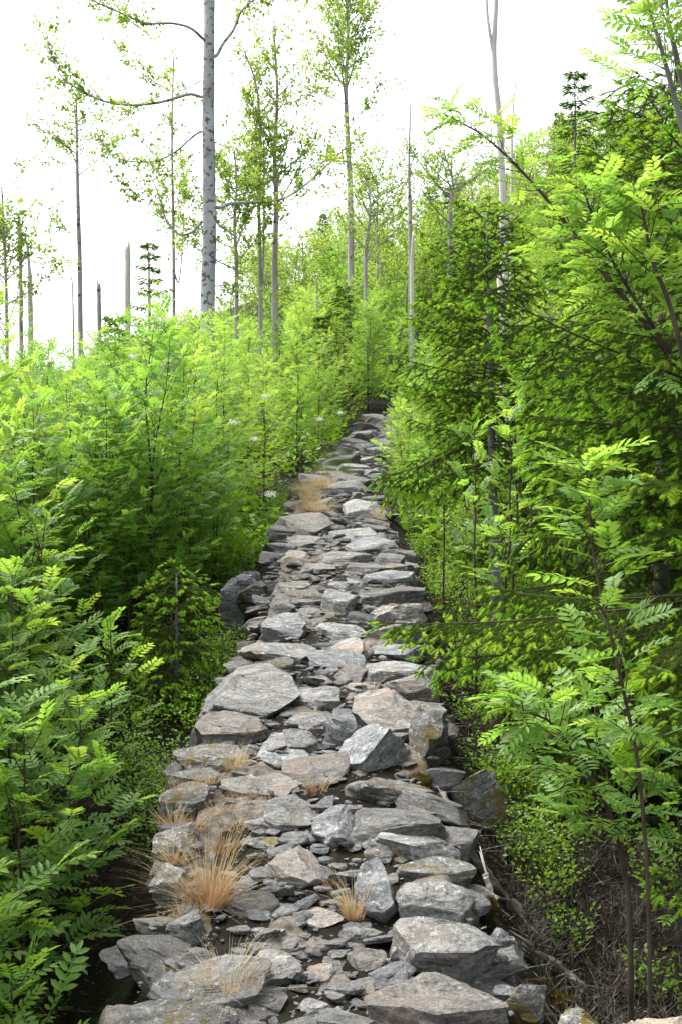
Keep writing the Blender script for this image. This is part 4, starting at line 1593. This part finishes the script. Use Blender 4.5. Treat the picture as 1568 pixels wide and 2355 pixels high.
def snag(label, D, pts, r0, r1, bark, seed, limbs=(), group=None):
    r = np.random.default_rng(seed)
    T = px_path(pts, D)
    base = np.array([T[0][0], D, gz(T[0][0], D)])
    T[0][2] = base[2] - 0.1
    t = thing('dead_tree', label, 'dead tree', tuple(base), 0, 1.0, group)
    g = Geo()
    Q = spline(T - base, 30)
    tube(g, Q, np.linspace(r0, r1, 30), 10, rough=0.14, seed=seed)
    g.v[0][-12:-2, 2] += r.uniform(-0.5, 1.6, 10) * max(r1, 0.02) * 2.2
    g.v[0][-1, 2] -= r1 * 2
    obj('trunk', g.mesh('trunk', [bark], True), t)
    for pts2, ra in limbs:
        P = px_path(pts2, D) - base
        g, _ = limb_mesh(P - P[0], ra, ra * 0.4, bark)
        obj('branch', g.mesh('branch', [bark], True), t, P[0])


snag('tall white dead tree with forked top', 24, [(1158, 760), (1157, 520), (1152, 380), (1146, 260), (1138, 180), (1136, 100), (1142, -40)], 0.095, 0.045, M_PALEBARK, 601,
     [([(1137, 140), (1128, 90), (1120, 30), (1118, -40)], 0.05), ([(1150, 370), (1158, 340), (1160, 300)], 0.012)])
snag('thin pale dead tree next to the forked dead one', 30, [(1172, 640), (1176, 400), (1178, 280), (1186, 180)], 0.05, 0.012, M_PALEBARK, 602, [([(1184, 200), (1190, 180), (1192, 165)], 0.01)])
snag('thin dead spire with broken base on the hillside', 34, [(945, 700), (943, 520), (940, 380), (945, 195)], 0.09, 0.012, M_GREYBARK, 603, [([(942, 480), (950, 460), (962, 455)], 0.012)])
snag('thick broken grey stub standing among rowans, flat top', 30, [(292, 800), (294, 660), (293, 572)], 0.085, 0.075, M_PALEBARK, 604)
snag('short broken grey stub beyond the thicket beside a thin pole', 33, [(232, 780), (228, 700), (227, 655)], 0.07, 0.055, M_GREYBARK, 605)
snag('thin leaning dead pole between the stubs and the slim beech', 34, [(172, 790), (168, 700), (163, 630)], 0.035, 0.015, M_GREYBARK, 606)
snag('upright dead pole with rotten top near the leafy tree at the thicket end', 29, [(50, 820), (48, 640), (44, 508)], 0.06, 0.04, M_GREYBARK, 607)
snag('crooked pale dead tree with thick base near the thicket end', 28, [(72, 810), (70, 700), (66, 600), (58, 540)], 0.09, 0.015, M_PALEBARK, 608)
snag('thin bare dead stem behind the twin stem tree', 36, [(343, 760), (342, 640), (340, 480)], 0.03, 0.01, M_GREYBARK, 609)
snag('dead stem hidden in leaves behind the bushy spruce', 36, [(735, 760), (730, 700), (728, 640)], 0.05, 0.03, M_GREYBARK, 610)
snag('weathered dead trunk on the hill with splintered sides', 32, [(948, 690), (947, 620), (950, 540)], 0.07, 0.04, M_PALEBARK, 611)
snag('grey dead trunk inside the crown of the pale tipped spruce', 14, [(1158, 900), (1157, 760), (1150, 640)], 0.06, 0.05, M_PALEBARK, 612)


# trees on the hillside
def broad_variant(H, rmax, seed):
    r = np.random.default_rng(seed)
    g, gl = Geo(), Geo()
    u = np.linspace(0, 1, 8)
    wob = np.cumsum(r.normal(0, 0.05, (8, 2)), 0)
    Q = np.stack([wob[:, 0], wob[:, 1], H * 0.95 * u - 0.1], -1)
    tube(g, Q, np.linspace(0.016 * H, 0.01, 8), 6)
    n = 26
    phi = 0
    for k in range(n):
        f = 0.12 + 0.86 * (k + r.random()) / n
        p = Q[int(f * 7)]
        phi += 2.4
        l = rmax * math.sin(math.pi * min(1, 0.25 + 0.75 * f)) ** 0.7 * r.uniform(0.6, 1.1) + 0.2
        e = R(r.uniform(5, 50))
        d = np.array([math.cos(phi) * math.cos(e), math.sin(phi) * math.cos(e), math.sin(e)])
        line = p + d * l * np.linspace(0, 1, 4)[:, None]
        tube(g, line, np.linspace(0.02, 0.006, 4), 4, cap=False)
        sprays(g, gl, line, r, 5.5, 0.6, 18, 0.12, 0.15, wood=False)
    return g.mesh('trunk', [M_GREYBARK], True), gl.mesh('crown', [M_BEECH], False)


BV = [broad_variant(4.0, 1.5, 700 + k) for k in range(5)]
GH = 'trees of the wooded hillside'
nb = 0
for (x, y) in scatter(95, lambda y: (-0.08 * y, 0.42 * y), (46, 86), 2.3):
    if rng.random() < 0.72:
        k = int(rng.integers(5))
        t = thing('broadleaf_tree', ['broad leafy tree', 'narrow leafy tree', 'ragged leafy tree', 'small leafy tree', 'lopsided leafy tree'][k] + (' high on the wooded hillside' if y > 66 else ' low on the wooded hillside') + (' behind the forked dead tree' if x > 6 else ' by the straight pale trunk'), 'tree', (x, y, gz(x, y)), rng.uniform(0, 6.28), rng.uniform(0.8, 1.35), GH)
        obj('trunk', BV[k][0], t)
        obj('crown', BV[k][1], t)
    else:
        far_spruce('small dark spruce ' + ('high' if y > 66 else 'low') + ' on the wooded hillside' + (' behind the forked dead tree' if x > 6 else ' by the straight pale trunk'), x, y, rng.uniform(3, 5), int(rng.integers(2)), 'spruces of the wooded hillside')
for (x, y) in scatter(46, lambda y: (float(cx(y)) + 2.0, 0.36 * y + 0.5), (13, 46), 1.5):
    if rng.random() < 0.6:
        t = thing('broadleaf_tree', 'leafy young tree on the slope ' + ('behind the near spruces' if y < 22 else 'beside the path crest' if x < 0.17 * y else 'below the ragged pointed spruce'), 'tree', (x, y, gz(x, y)), rng.uniform(0, 6.28), rng.uniform(0.5, 0.8), 'young trees above the spruce side')
        k = rng.integers(5)
        obj('trunk', BV[k][0], t)
        obj('crown', BV[k][1], t)
    else:
        far_spruce('young spruce on the slope ' + ('behind the near spruces' if y < 22 else 'beside the path crest' if x < 0.17 * y else 'below the ragged pointed spruce'), x, y, rng.uniform(1.8, 3.2), int(rng.integers(2)), 'young spruces above the spruce side')
for (x, y) in scatter(26, lambda y: (-0.36 * y, -0.10 * y), (34, 60), 2.2):
    t = thing('broadleaf_tree', 'low leafy tree beyond the rowan thicket on the open side', 'tree', (x, y, gz(x, y)), rng.uniform(0, 6.28), rng.uniform(0.55, 0.85), 'trees beyond the thicket')
    k = rng.integers(5)
    obj('trunk', BV[k][0], t)
    obj('crown', BV[k][1], t)

for x, yt, D, lab in ((880, 545, 42, 'bushy tree crowning the hill shoulder beside the straight pale trunk'), (930, 520, 44, 'dense bush tree behind the thin dead spire'), (975, 470, 45, 'wide bushy tree between the thin dead spire and the forked dead tree'),
                      (1020, 440, 46, 'high bushy tree on the hill near the forked dead tree'), (1075, 470, 44, 'bushy tree at the foot of the forked dead tree'), (1120, 440, 46, 'leafy bush tree behind the forked dead tree'),
                      (1180, 400, 45, 'leafy bush tree between the forked dead tree and the ragged spruce'), (1250, 400, 44, 'leafy bush tree under the ragged pointed spruce'), (1400, 350, 44, 'leafy bush tree beyond the ragged pointed spruce'),
                      (1480, 330, 46, 'leafy bush tree on the hill top behind the tall grey rowan'), (830, 600, 40, 'low bush tree below the straight pale trunk'), (760, 640, 42, 'low bush tree at the end of the hill shoulder')):
    X = at_px(x, D)
    h = max(2.5, top_h(x, yt, D))
    t = thing('broadleaf_tree', lab, 'tree', (X, D, gz(X, D)), rng.uniform(0, 6.28), h / 4.2)
    k = int(rng.integers(5))
    obj('trunk', BV[k][0], t)
    obj('crown', BV[k][1], t)

# ------------------------------------------------------------------ ground cover
def cover(name, label, spots, h, n_leaf, size, material, stems=True):
    g = Geo()
    r = np.random.default_rng(len(spots))
    S = np.array(spots)
    Z = ground(S[:, 0], S[:, 1])
    c0 = np.clip(r.normal(0.5, 0.2, len(S)), 0, 1)
    P = np.repeat(np.stack([S[:, 0], S[:, 1], Z], -1), n_leaf, 0)
    q = r.random(len(P)) ** 0.75
    a = r.uniform(0, 6.28, len(P))
    hh = h * r.uniform(0.6, 1.25, len(S)).repeat(n_leaf)
    rad = hh * 0.62 * r.random(len(P)) ** 0.5 * (0.5 + 0.7 * q)
    P = P + np.stack([np.cos(a) * rad, np.sin(a) * rad, hh * q], -1)
    D = np.stack([np.cos(a), np.sin(a), r.uniform(-0.3, 0.9, len(P))], -1) + r.normal(0, 0.5, (len(P), 3))
    U = np.array([0, 0, 1.0]) + r.normal(0, 0.4, (len(P), 3))
    cc = np.clip(c0.repeat(n_leaf) + r.normal(0, 0.15, len(P)), 0, 1)
    stamp(g, DIA, DIAT, P, frames(D, U), size * r.uniform(0.6, 1.3, len(P)), 0, cc)
    if stems:
        k = 4
        A = np.repeat(np.stack([S[:, 0], S[:, 1], Z], -1), k, 0) - [0, 0, 0.02]
        B = A + np.stack([r.normal(0, 0.35 * h, len(A)), r.normal(0, 0.35 * h, len(A)), r.uniform(0.6, 1.0, len(A)) * h], -1)
        rods(g, A, B, 0.003, 0.0015, 1)
    return tag(obj(name, g.mesh(name, [material, M_STEM], False)), label, 'ground cover', kind='stuff')


sp = []
while len(sp) < 560:
    y = rng.uniform(2.8, 17)
    x = float(cx(y)) - rng.uniform(0.82 if y > 5.2 else 1.1, 2.6 + 0.12 * y)
    if y < 5.5 and rng.random() < 0.6:
        continue
    sp.append((x, y))
cover('bilberry_cover', 'bright green bilberry carpet on the bank below the open side of the path', sp, 0.30, 170, 0.026, M_BILB)
sp = []
while len(sp) < 300:
    y = rng.uniform(4.6, 16)
    x = float(cx(y)) + rng.uniform(0.85, 2.2)
    if y < 6.8 and (x > 1.2 or rng.random() < 0.9):
        continue
    sp.append((x, y))
for y0, x0 in ((5.5, 1.05), (5.0, 1.0), (5.9, 1.1), (4.6, 1.35), (3.7, 1.3), (3.9, 1.18), (5.3, 1.5), (4.3, 1.6)):
    for q in range(2):
        sp.append((x0 + rng.normal(0, 0.10), y0 + rng.normal(0, 0.10)))
for _ in range(5):
    y0 = rng.uniform(5.2, 6.3)
    for q in range(4):
        sp.append((0.92 + rng.normal(0, 0.07), y0 + rng.normal(0, 0.08)))
cover('bilberry_cover', 'bilberry bushes along the foot of the causeway on the spruce side', sp, 0.24, 150, 0.024, M_BILB)
sp = []
while len(sp) < 2300:
    y = 12 + 75 * rng.random() ** 1.2
    x = rng.uniform(-0.42 * y - 1, 0.45 * y + 1)
    if abs(x - cx(y)) < hw(y) + 0.35 and y < 31:
        continue
    if abs(x - cx(y)) < 0.4 and y < 31:
        continue
    sp.append((x, y))
cover('undergrowth', 'low leafy undergrowth covering the slopes around and above the path', sp, 0.65, 55, 0.10, M_BILB, False)

def litter():
    r = np.random.default_rng(77)
    n = 22000
    Y = r.uniform(2.2, 12, n)
    sd = np.where(r.random(n) < 0.4, -1, 1)
    X = cx(Y) + sd * (hw(Y) * 0.9 + np.abs(r.normal(0, 0.75, n)))
    Z = ground(X, Y) + 0.006
    g = Geo()
    a = r.uniform(0, 6.28, n)
    D = np.stack([np.cos(a), np.sin(a), r.normal(0, 0.25, n)], -1)
    U = np.array([0, 0, 1.0]) + r.normal(0, 0.35, (n, 3))
    stamp(g, DIA, DIAT, np.stack([X, Y, Z], -1), frames(D, U), r.uniform(0.010, 0.034, n), 0)
    m = 2600
    i = r.integers(n, size=m)
    A = np.stack([X[i], Y[i], Z[i] + 0.004], -1)
    B = A + np.stack([r.normal(0, 0.09, m), r.normal(0, 0.09, m), r.normal(0.004, 0.012, m)], -1)
    rods(g, A, B, 0.0022, 0.0012, 1)
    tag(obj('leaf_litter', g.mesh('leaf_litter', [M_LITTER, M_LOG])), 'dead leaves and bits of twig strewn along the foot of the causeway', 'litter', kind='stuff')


litter()


def brush():
    r = np.random.default_rng(78)
    n = 240
    Y = r.uniform(2.9, 7.0, n)
    X = cx(Y) + 0.86 + np.abs(r.normal(0, 0.45, n))
    base = np.stack([X, Y, ground(X, Y) - 0.01], -1)
    k = 16
    A = np.repeat(base, k, 0) + r.normal(0, 0.025, (n * k, 3)) * [1, 1, 0]
    d = np.stack([r.normal(0, 0.07, n * k), r.normal(0, 0.07, n * k), r.uniform(0.03, 0.15, n * k)], -1)
    g = Geo()
    rods(g, A, A + d, 0.0018, 0.0008, 0)
    B = A + d * r.uniform(0.4, 0.9, (n * k, 1))
    rods(g, B, B + r.normal(0, 0.03, (n * k, 3)) + [0, 0, 0.02], 0.0012, 0.0006, 0)
    P = B + r.normal(0, 0.02, B.shape)
    stamp(g, DIA, DIAT, P, frames(r.normal(0, 1, P.shape), np.tile([0, 0, 1.0], (len(P), 1)) + r.normal(0, 0.5, P.shape)), r.uniform(0.006, 0.014, len(P)), 1)
    tag(obj('dead_brush', g.mesh('dead_brush', [M_LOG, M_BRUSH])), 'dry brown heath twigs covering the floor of the dark hollow', 'brush', kind='stuff')


brush()

# ------------------------------------------------------------------ grass tufts
def tuft_mesh(h, n, spread, seed, droop=0.5, base_r=0.04, cshift=0.0):
    r = np.random.default_rng(seed)
    g = Geo()
    V, T, C = [], [], []
    cnt = 0
    heads = r.uniform(0, 6.28, 5)
    for k in range(n):
        a = r.uniform(0, 6.28) if r.random() < 0.55 else heads[r.integers(5)] + r.normal(0, 0.35)
        tilt = abs(r.normal(0, spread))
        short = r.random() < 0.62
        l = h * (r.uniform(0.25, 0.55) if short else r.uniform(0.6, 1.1))
        b = base_r * r.random() ** 0.5
        p = np.array([math.cos(a) * b, math.sin(a) * b, -0.02])
        d = np.array([math.cos(a) * math.sin(tilt), math.sin(a) * math.sin(tilt), math.cos(tilt)])
        s = np.array([-math.sin(a + r.normal(0, 1)), math.cos(a), 0])
        w = r.uniform(0.0007, 0.0014) * (1.2 if short else 1)
        dr = droop * r.uniform(0.2, 2.6)
        if r.random() < 0.22:
            tilt *= 2.2
            d = np.array([math.cos(a) * math.sin(tilt), math.sin(a) * math.sin(tilt), max(0.05, math.cos(tilt))])
        for q in range(5):
            u = q / 4
            c = p + d * l * u + np.array([math.cos(a), math.sin(a), -0.6]) * dr * l * u ** 2.4 * 0.4
            ww = w * (1.05 - u)
            V += [c + s * ww, c - s * ww]
            cv = np.clip((0.05 + 1.15 * (u * l / h) ** 0.6 if not short else 0.05 + 0.6 * u) + r.normal(0, 0.1) + cshift, 0, 1)
            C += [cv, cv]
            if q:
                i = cnt + 2 * q
                T += [[i - 2, i - 1, i + 1], [i - 2, i + 1, i]]
        cnt += 10
    g.add(np.array(V), np.array(T), 0, np.array(C))
    return g


def tuft(label, x, y, hpx, n, spread, seed, green=False, base=0.045, group=None, cshift=0.0):
    D = path_depth(y / 2.3026)
    X = at_px(x, D)
    h = hpx / 2.3026 * D / F
    m = tuft_mesh(h, n, spread, seed, base_r=base, cshift=cshift).mesh('dry_grass_tuft', [M_GRASS if green else M_DRY])
    d = abs(X - float(cx(D)))
    z = float(pz(D)) + 0.02 if d < hw(D) + 0.05 else gz(X, D)
    return tag(obj('grass_tuft' if green else 'dry_grass_tuft', m, None, (X, D, z)), label, 'grass', group)


tuft('largest dry grass tuft with rust coloured base and long straw stalks', 480, 2085, 205, 520, 0.50, 801, base=0.07, cshift=0.15)
tuft('round straw tuft growing on the leaning grey slab', 525, 2300, 155, 620, 0.40, 802, base=0.065, cshift=0.25)
tuft('dry grass tuft beside the upright pointed stone', 815, 2112, 135, 240, 0.25, 803, base=0.04, cshift=0.1)
tuft('dry grass tuft at the path edge below the mossy flat stone', 425, 1838, 95, 260, 0.36, 804, base=0.06)
tuft('dry grass tuft next to the brown veined block', 540, 1772, 75, 240, 0.42, 805, base=0.05)
tuft('thin dry grass tuft between the smooth brownish slab and the flat pale slab', 728, 1822, 62, 140, 0.42, 806)
tuft('small rusty grass tuft above the largest dry tuft', 437, 1912, 60, 220, 0.5, 807, base=0.06, cshift=-0.1)
tuft('low orange grass patch on the tread near the thin flat slab', 545, 1852, 36, 200, 0.6, 808, base=0.09)
tuft('flat rusty grass patch beside the flat pale slab', 545, 1902, 30, 160, 0.7, 809, base=0.08, cshift=-0.05)
tuft('small rusty grass tuft left leaning from the path edge under the largest tuft', 428, 2120, 70, 160, 0.6, 810, base=0.05, cshift=-0.1)
tuft('tiny grass tuft at the foot of the pale angular block', 770, 2030, 42, 120, 0.6, 811, base=0.05)
tuft('tiny pale grass tuft below the rounded edge slab', 912, 1962, 35, 110, 0.5, 812, base=0.05)
tuft('grass wisp beside the tilted flat slab', 850, 1592, 40, 80, 0.5, 813)
tuft('orange grass strip along the stones near the brown veined block', 590, 1800, 28, 160, 0.7, 814, base=0.1)
for k in range(30):
    tuft('straw coloured grass tuft on the dry strip edging the upper path', 705 + rng.uniform(-12, 50), 1180 - rng.uniform(0, 80), 40, 170, 0.5, 820 + k, base=0.12, cshift=0.4, group='grass on the dry strip')
for x, y, h, lab in ((395, 1900, 70, 'wispy grass tuft on the dark edge stones above the largest dry tuft'), (480, 1800, 45, 'wispy grass tuft between the brown veined block and the path edge tuft'),
                     (400, 1985, 80, 'thin straw tuft growing from the side of the path edge near the largest tuft'), (515, 1960, 70, 'straw tuft close behind the largest dry tuft'),
                     (620, 1850, 30, 'tiny straw tuft at the flat pale slab'), (500, 1870, 34, 'low rusty patch between edge stones and tread'), (560, 1830, 34, 'low straw patch beside the thin flat slab')):
    tuft(lab, x, y, h, 170, 0.5, int(x + y), base=0.06, cshift=0.1)
for k in range(9):
    tuft('tall green and straw grass clump at the edge of the upper path bend', 765 + rng.uniform(-25, 35), 1105 - rng.uniform(0, 55), 55, 120, 0.3, 840 + k, green=True, base=0.12, group='green grass at the bend')
for k in range(4):
    tuft('pale grass tuft between rowan leaves and the long thin slab', 855 + rng.uniform(-18, 22), 1200 - rng.uniform(0, 15), 42, 120, 0.35, 860 + k, base=0.08, group='grass by the long thin slab', cshift=0.15)
for k in range(8):
    tuft('dry grass tuft at the crest where the path ends', 835 + rng.uniform(0, 75), 1005 - rng.uniform(0, 38), 24, 120, 0.5, 870 + k, base=0.16, cshift=0.2, group='grass at the path crest')
for k in range(7):
    g = tuft_mesh(rng.uniform(0.35, 0.5), 45, 0.5, 880 + k, 1.2)
    x, y = -0.98 + rng.uniform(-0.15, 0.1), rng.uniform(3.2, 4.3)
    tag(obj('grass_tuft', g.mesh('grass_tuft', [M_GRASS]), None, (x, y, gz(x, y))), 'green grass tuft drooping in the dark gap beside the path edge', 'grass', 'grass in the gap')

# ------------------------------------------------------------------ dead wood and moss
def ground_hit(x, y, lift=0.0):
    """where the sight line of a picture point meets the ground"""
    D = np.arange(2.2, 14, 0.02)
    X = (x / 2.3026 - 340.5) * D / F
    Z = (512 - y / 2.3026) * D / F
    k = int(np.argmax(Z <= ground(X, D)))
    return np.array([X[k], D[k], float(ground(X[k:k + 1], D[k:k + 1])[0]) + lift])


def log(label, pts, D, r0, r1, seed, name='fallen_branch', bark=None, splinters=0, world=None):
    P = np.array(world) if world is not None else np.array([ground_hit(x, y, r0 * 0.8) for x, y in pts]) if D is None else px_path(pts, D)
    o = P[0].copy()
    g = Geo()
    Q = spline(P - o, 26)
    # texture runs along z, so the log is built upright and turned into place
    ax = Vector(Q[-1] - Q[0]).normalized()
    q = ax.to_track_quat('Z', 'Y')
    Mi = np.array(q.to_matrix().inverted())
    Ql = Q @ Mi.T
    rad = np.linspace(r0, r1, 26)
    rr = np.random.default_rng(seed)
    rad = rad * (1 + rr.normal(0, 0.07, 26))
    rad[0] *= 0.5
    tube(g, Ql, rad, 16, rough=0.55, seed=seed)
    me = g.mesh(name, [bark or M_LOG], True, 40)
    e = obj(name, me, None, o)
    e.rotation_mode = 'QUATERNION'
    e.rotation_quaternion = q
    tag(e, label, 'dead wood')
    for k in range(splinters):
        gs = Geo()
        b = Ql[-1] + rr.normal(0, r1 * 0.5, 3)
        tube(gs, np.stack([b - [0, 0, 0.05], b + [0, 0, 0.02], b + np.array([rr.normal(0, 0.01), rr.normal(0, 0.01), rr.uniform(0.05, 0.13)])]), [r1 * 0.3, r1 * 0.22, 0.002], 5)
        obj('splinter', gs.mesh('splinter', [bark or M_LOG], True), e)
    return e


log('broken grey branch leaning against the mossy edge stone', [(1010, 1815), (985, 1760), (955, 1722), (932, 1690)], None, 0.022, 0.026, 901, splinters=4)
log('rotten branch beside the moss spotted stone, end under the bilberries', [(1055, 1925), (1035, 1880), (1016, 1838)], None, 0.017, 0.020, 902, splinters=2)
log('long rotten log running down beside the edge boulders', [(1062, 1960), (1110, 2020), (1170, 2090), (1225, 2160), (1262, 2185)], None, 0.024, 0.024, 903, splinters=5)
log('pale barkless splinter standing against the long rotten log', [(1142, 2092), (1128, 2050), (1114, 2012)], [4.6, 4.62, 4.64], 0.010, 0.013, 904, bark=M_PALEBARK, splinters=2)
log('splintered log end lying on the brown litter', [(1350, 2300), (1290, 2250), (1230, 2215), (1190, 2190)], None, 0.022, 0.032, 905, splinters=6)
log('fallen log lying across the hollow under the spruce boughs', [(1150, 1705), (1260, 1712), (1380, 1716), (1480, 1722), (1640, 1730)], [6.6, 6.6, 6.6, 6.6, 6.6], 0.050, 0.062, 906, name='fallen_log')
log('thin upright broken stick next to the long rotten log', [(1172, 2085), (1178, 2030), (1180, 1990)], 4.75, 0.008, 0.006, 907)
for k, (a, b, c) in enumerate((((1190, 2190), (1290, 2180), (1400, 2240)), ((1200, 2150), (1310, 2210), (1390, 2215)), ((1250, 2290), (1330, 2240), (1440, 2250)), ((1150, 2120), (1230, 2160), (1340, 2200)), ((1080, 1900), (1160, 1850), (1240, 1890)), ((1180, 1930), (1250, 1880), (1330, 1930)))):
    d = 3.9 if k < 4 else 4.8
    P = [px(*q, d) for q in (a, b, c)]
    for n, q in enumerate(P):
        q[1] += 0.22 * (n - 1) * (1 if k % 2 else -1)
        q[2] = gz(q[0], q[1]) + 0.03
    log('thin dry twig lying on the litter of the dark hollow', None, None, 0.005, 0.002, 920 + k, world=P)['group'] = 'twigs in the hollow'


def moss_pad(label, x, y, D, w, h, seed, flat=0.5):
    c = px(x, y, D) if D else ground_hit(x, y, 0.01)
    r = np.random.default_rng(seed)
    V, T = ICO[4]
    V = V * np.array([w, w * 0.8, h]) * (1 + 0.35 * fbm(V * 2.2 + seed, seed, 3))[:, None]
    g = Geo()
    g.add(V, T, 0)
    P = V[r.integers(len(V), size=700)]
    n = P / np.linalg.norm(P, axis=1)[:, None]
    needles(g, P, P + n * 0.006, 3, 0.014, 0.004, 0, r, 1.0)
    tag(obj('moss_cushion', g.mesh('moss_cushion', [M_MOSS], True), None, c), label, 'moss')


moss_pad('ochre moss cushion between the domed boulder and the pale splinter', 1122, 2085, 4.35, 0.032, 0.03, 1)
moss_pad('ochre moss cushion hanging off the thin brownish slab', 1290, 2320, None, 0.045, 0.03, 2)
moss_pad('greenish moss on the moss spotted stone', 965, 1800, 5.35, 0.05, 0.028, 5)
moss_pad('rust brown moss on the edge stone of the flat slab row', 1012, 1560, 7.2, 0.05, 0.04, 6)


# rowan flowers
def flowers(x, y, D, seed):
    r = np.random.default_rng(seed)
    c = px(x, y, D)
    best, bd = None, 9e9
    for o in bpy.data.objects:
        if o.parent is None and o.name.startswith('rowan_sapling'):
            d = (o.location.x - c[0]) ** 2 + (o.location.y - c[1]) ** 2
            if d < bd:
                best, bd = o, d
    g = Geo()
    n = 130
    P = r.normal(0, 1, (n, 3)) * np.array([0.028, 0.028, 0.014])
    stamp(g, DIA * [1, 1.2, 1], DIAT, P, frames(r.normal(0, 1, (n, 3)), np.tile([0, 0, 1.0], (n, 1)) + r.normal(0, 0.4, (n, 3))), np.full(n, 0.013))
    tube(g, np.array([[0, 0, 0], [0, 0, -0.05], [0.01, 0, -0.12]]), [0.002, 0.002, 0.003], 4, 1)
    o = obj('flower_cluster', g.mesh('flower_cluster', [M_FLOWER, M_STEM]), best)
    bpy.context.view_layer.update()
    o.location = best.matrix_world.inverted() @ Vector(c)
    s = 1.0 / best.scale[0]
    o.scale = (s, s, s)


for k, (x, y, D) in enumerate(((537, 972, 11.5), (610, 912, 12.5), (306, 820, 12), (622, 1138, 10.5), (782, 950, 17), (585, 1010, 12.5), (735, 965, 16))):
    flowers(x, y, D, k)
print('objects', len(bpy.data.objects))
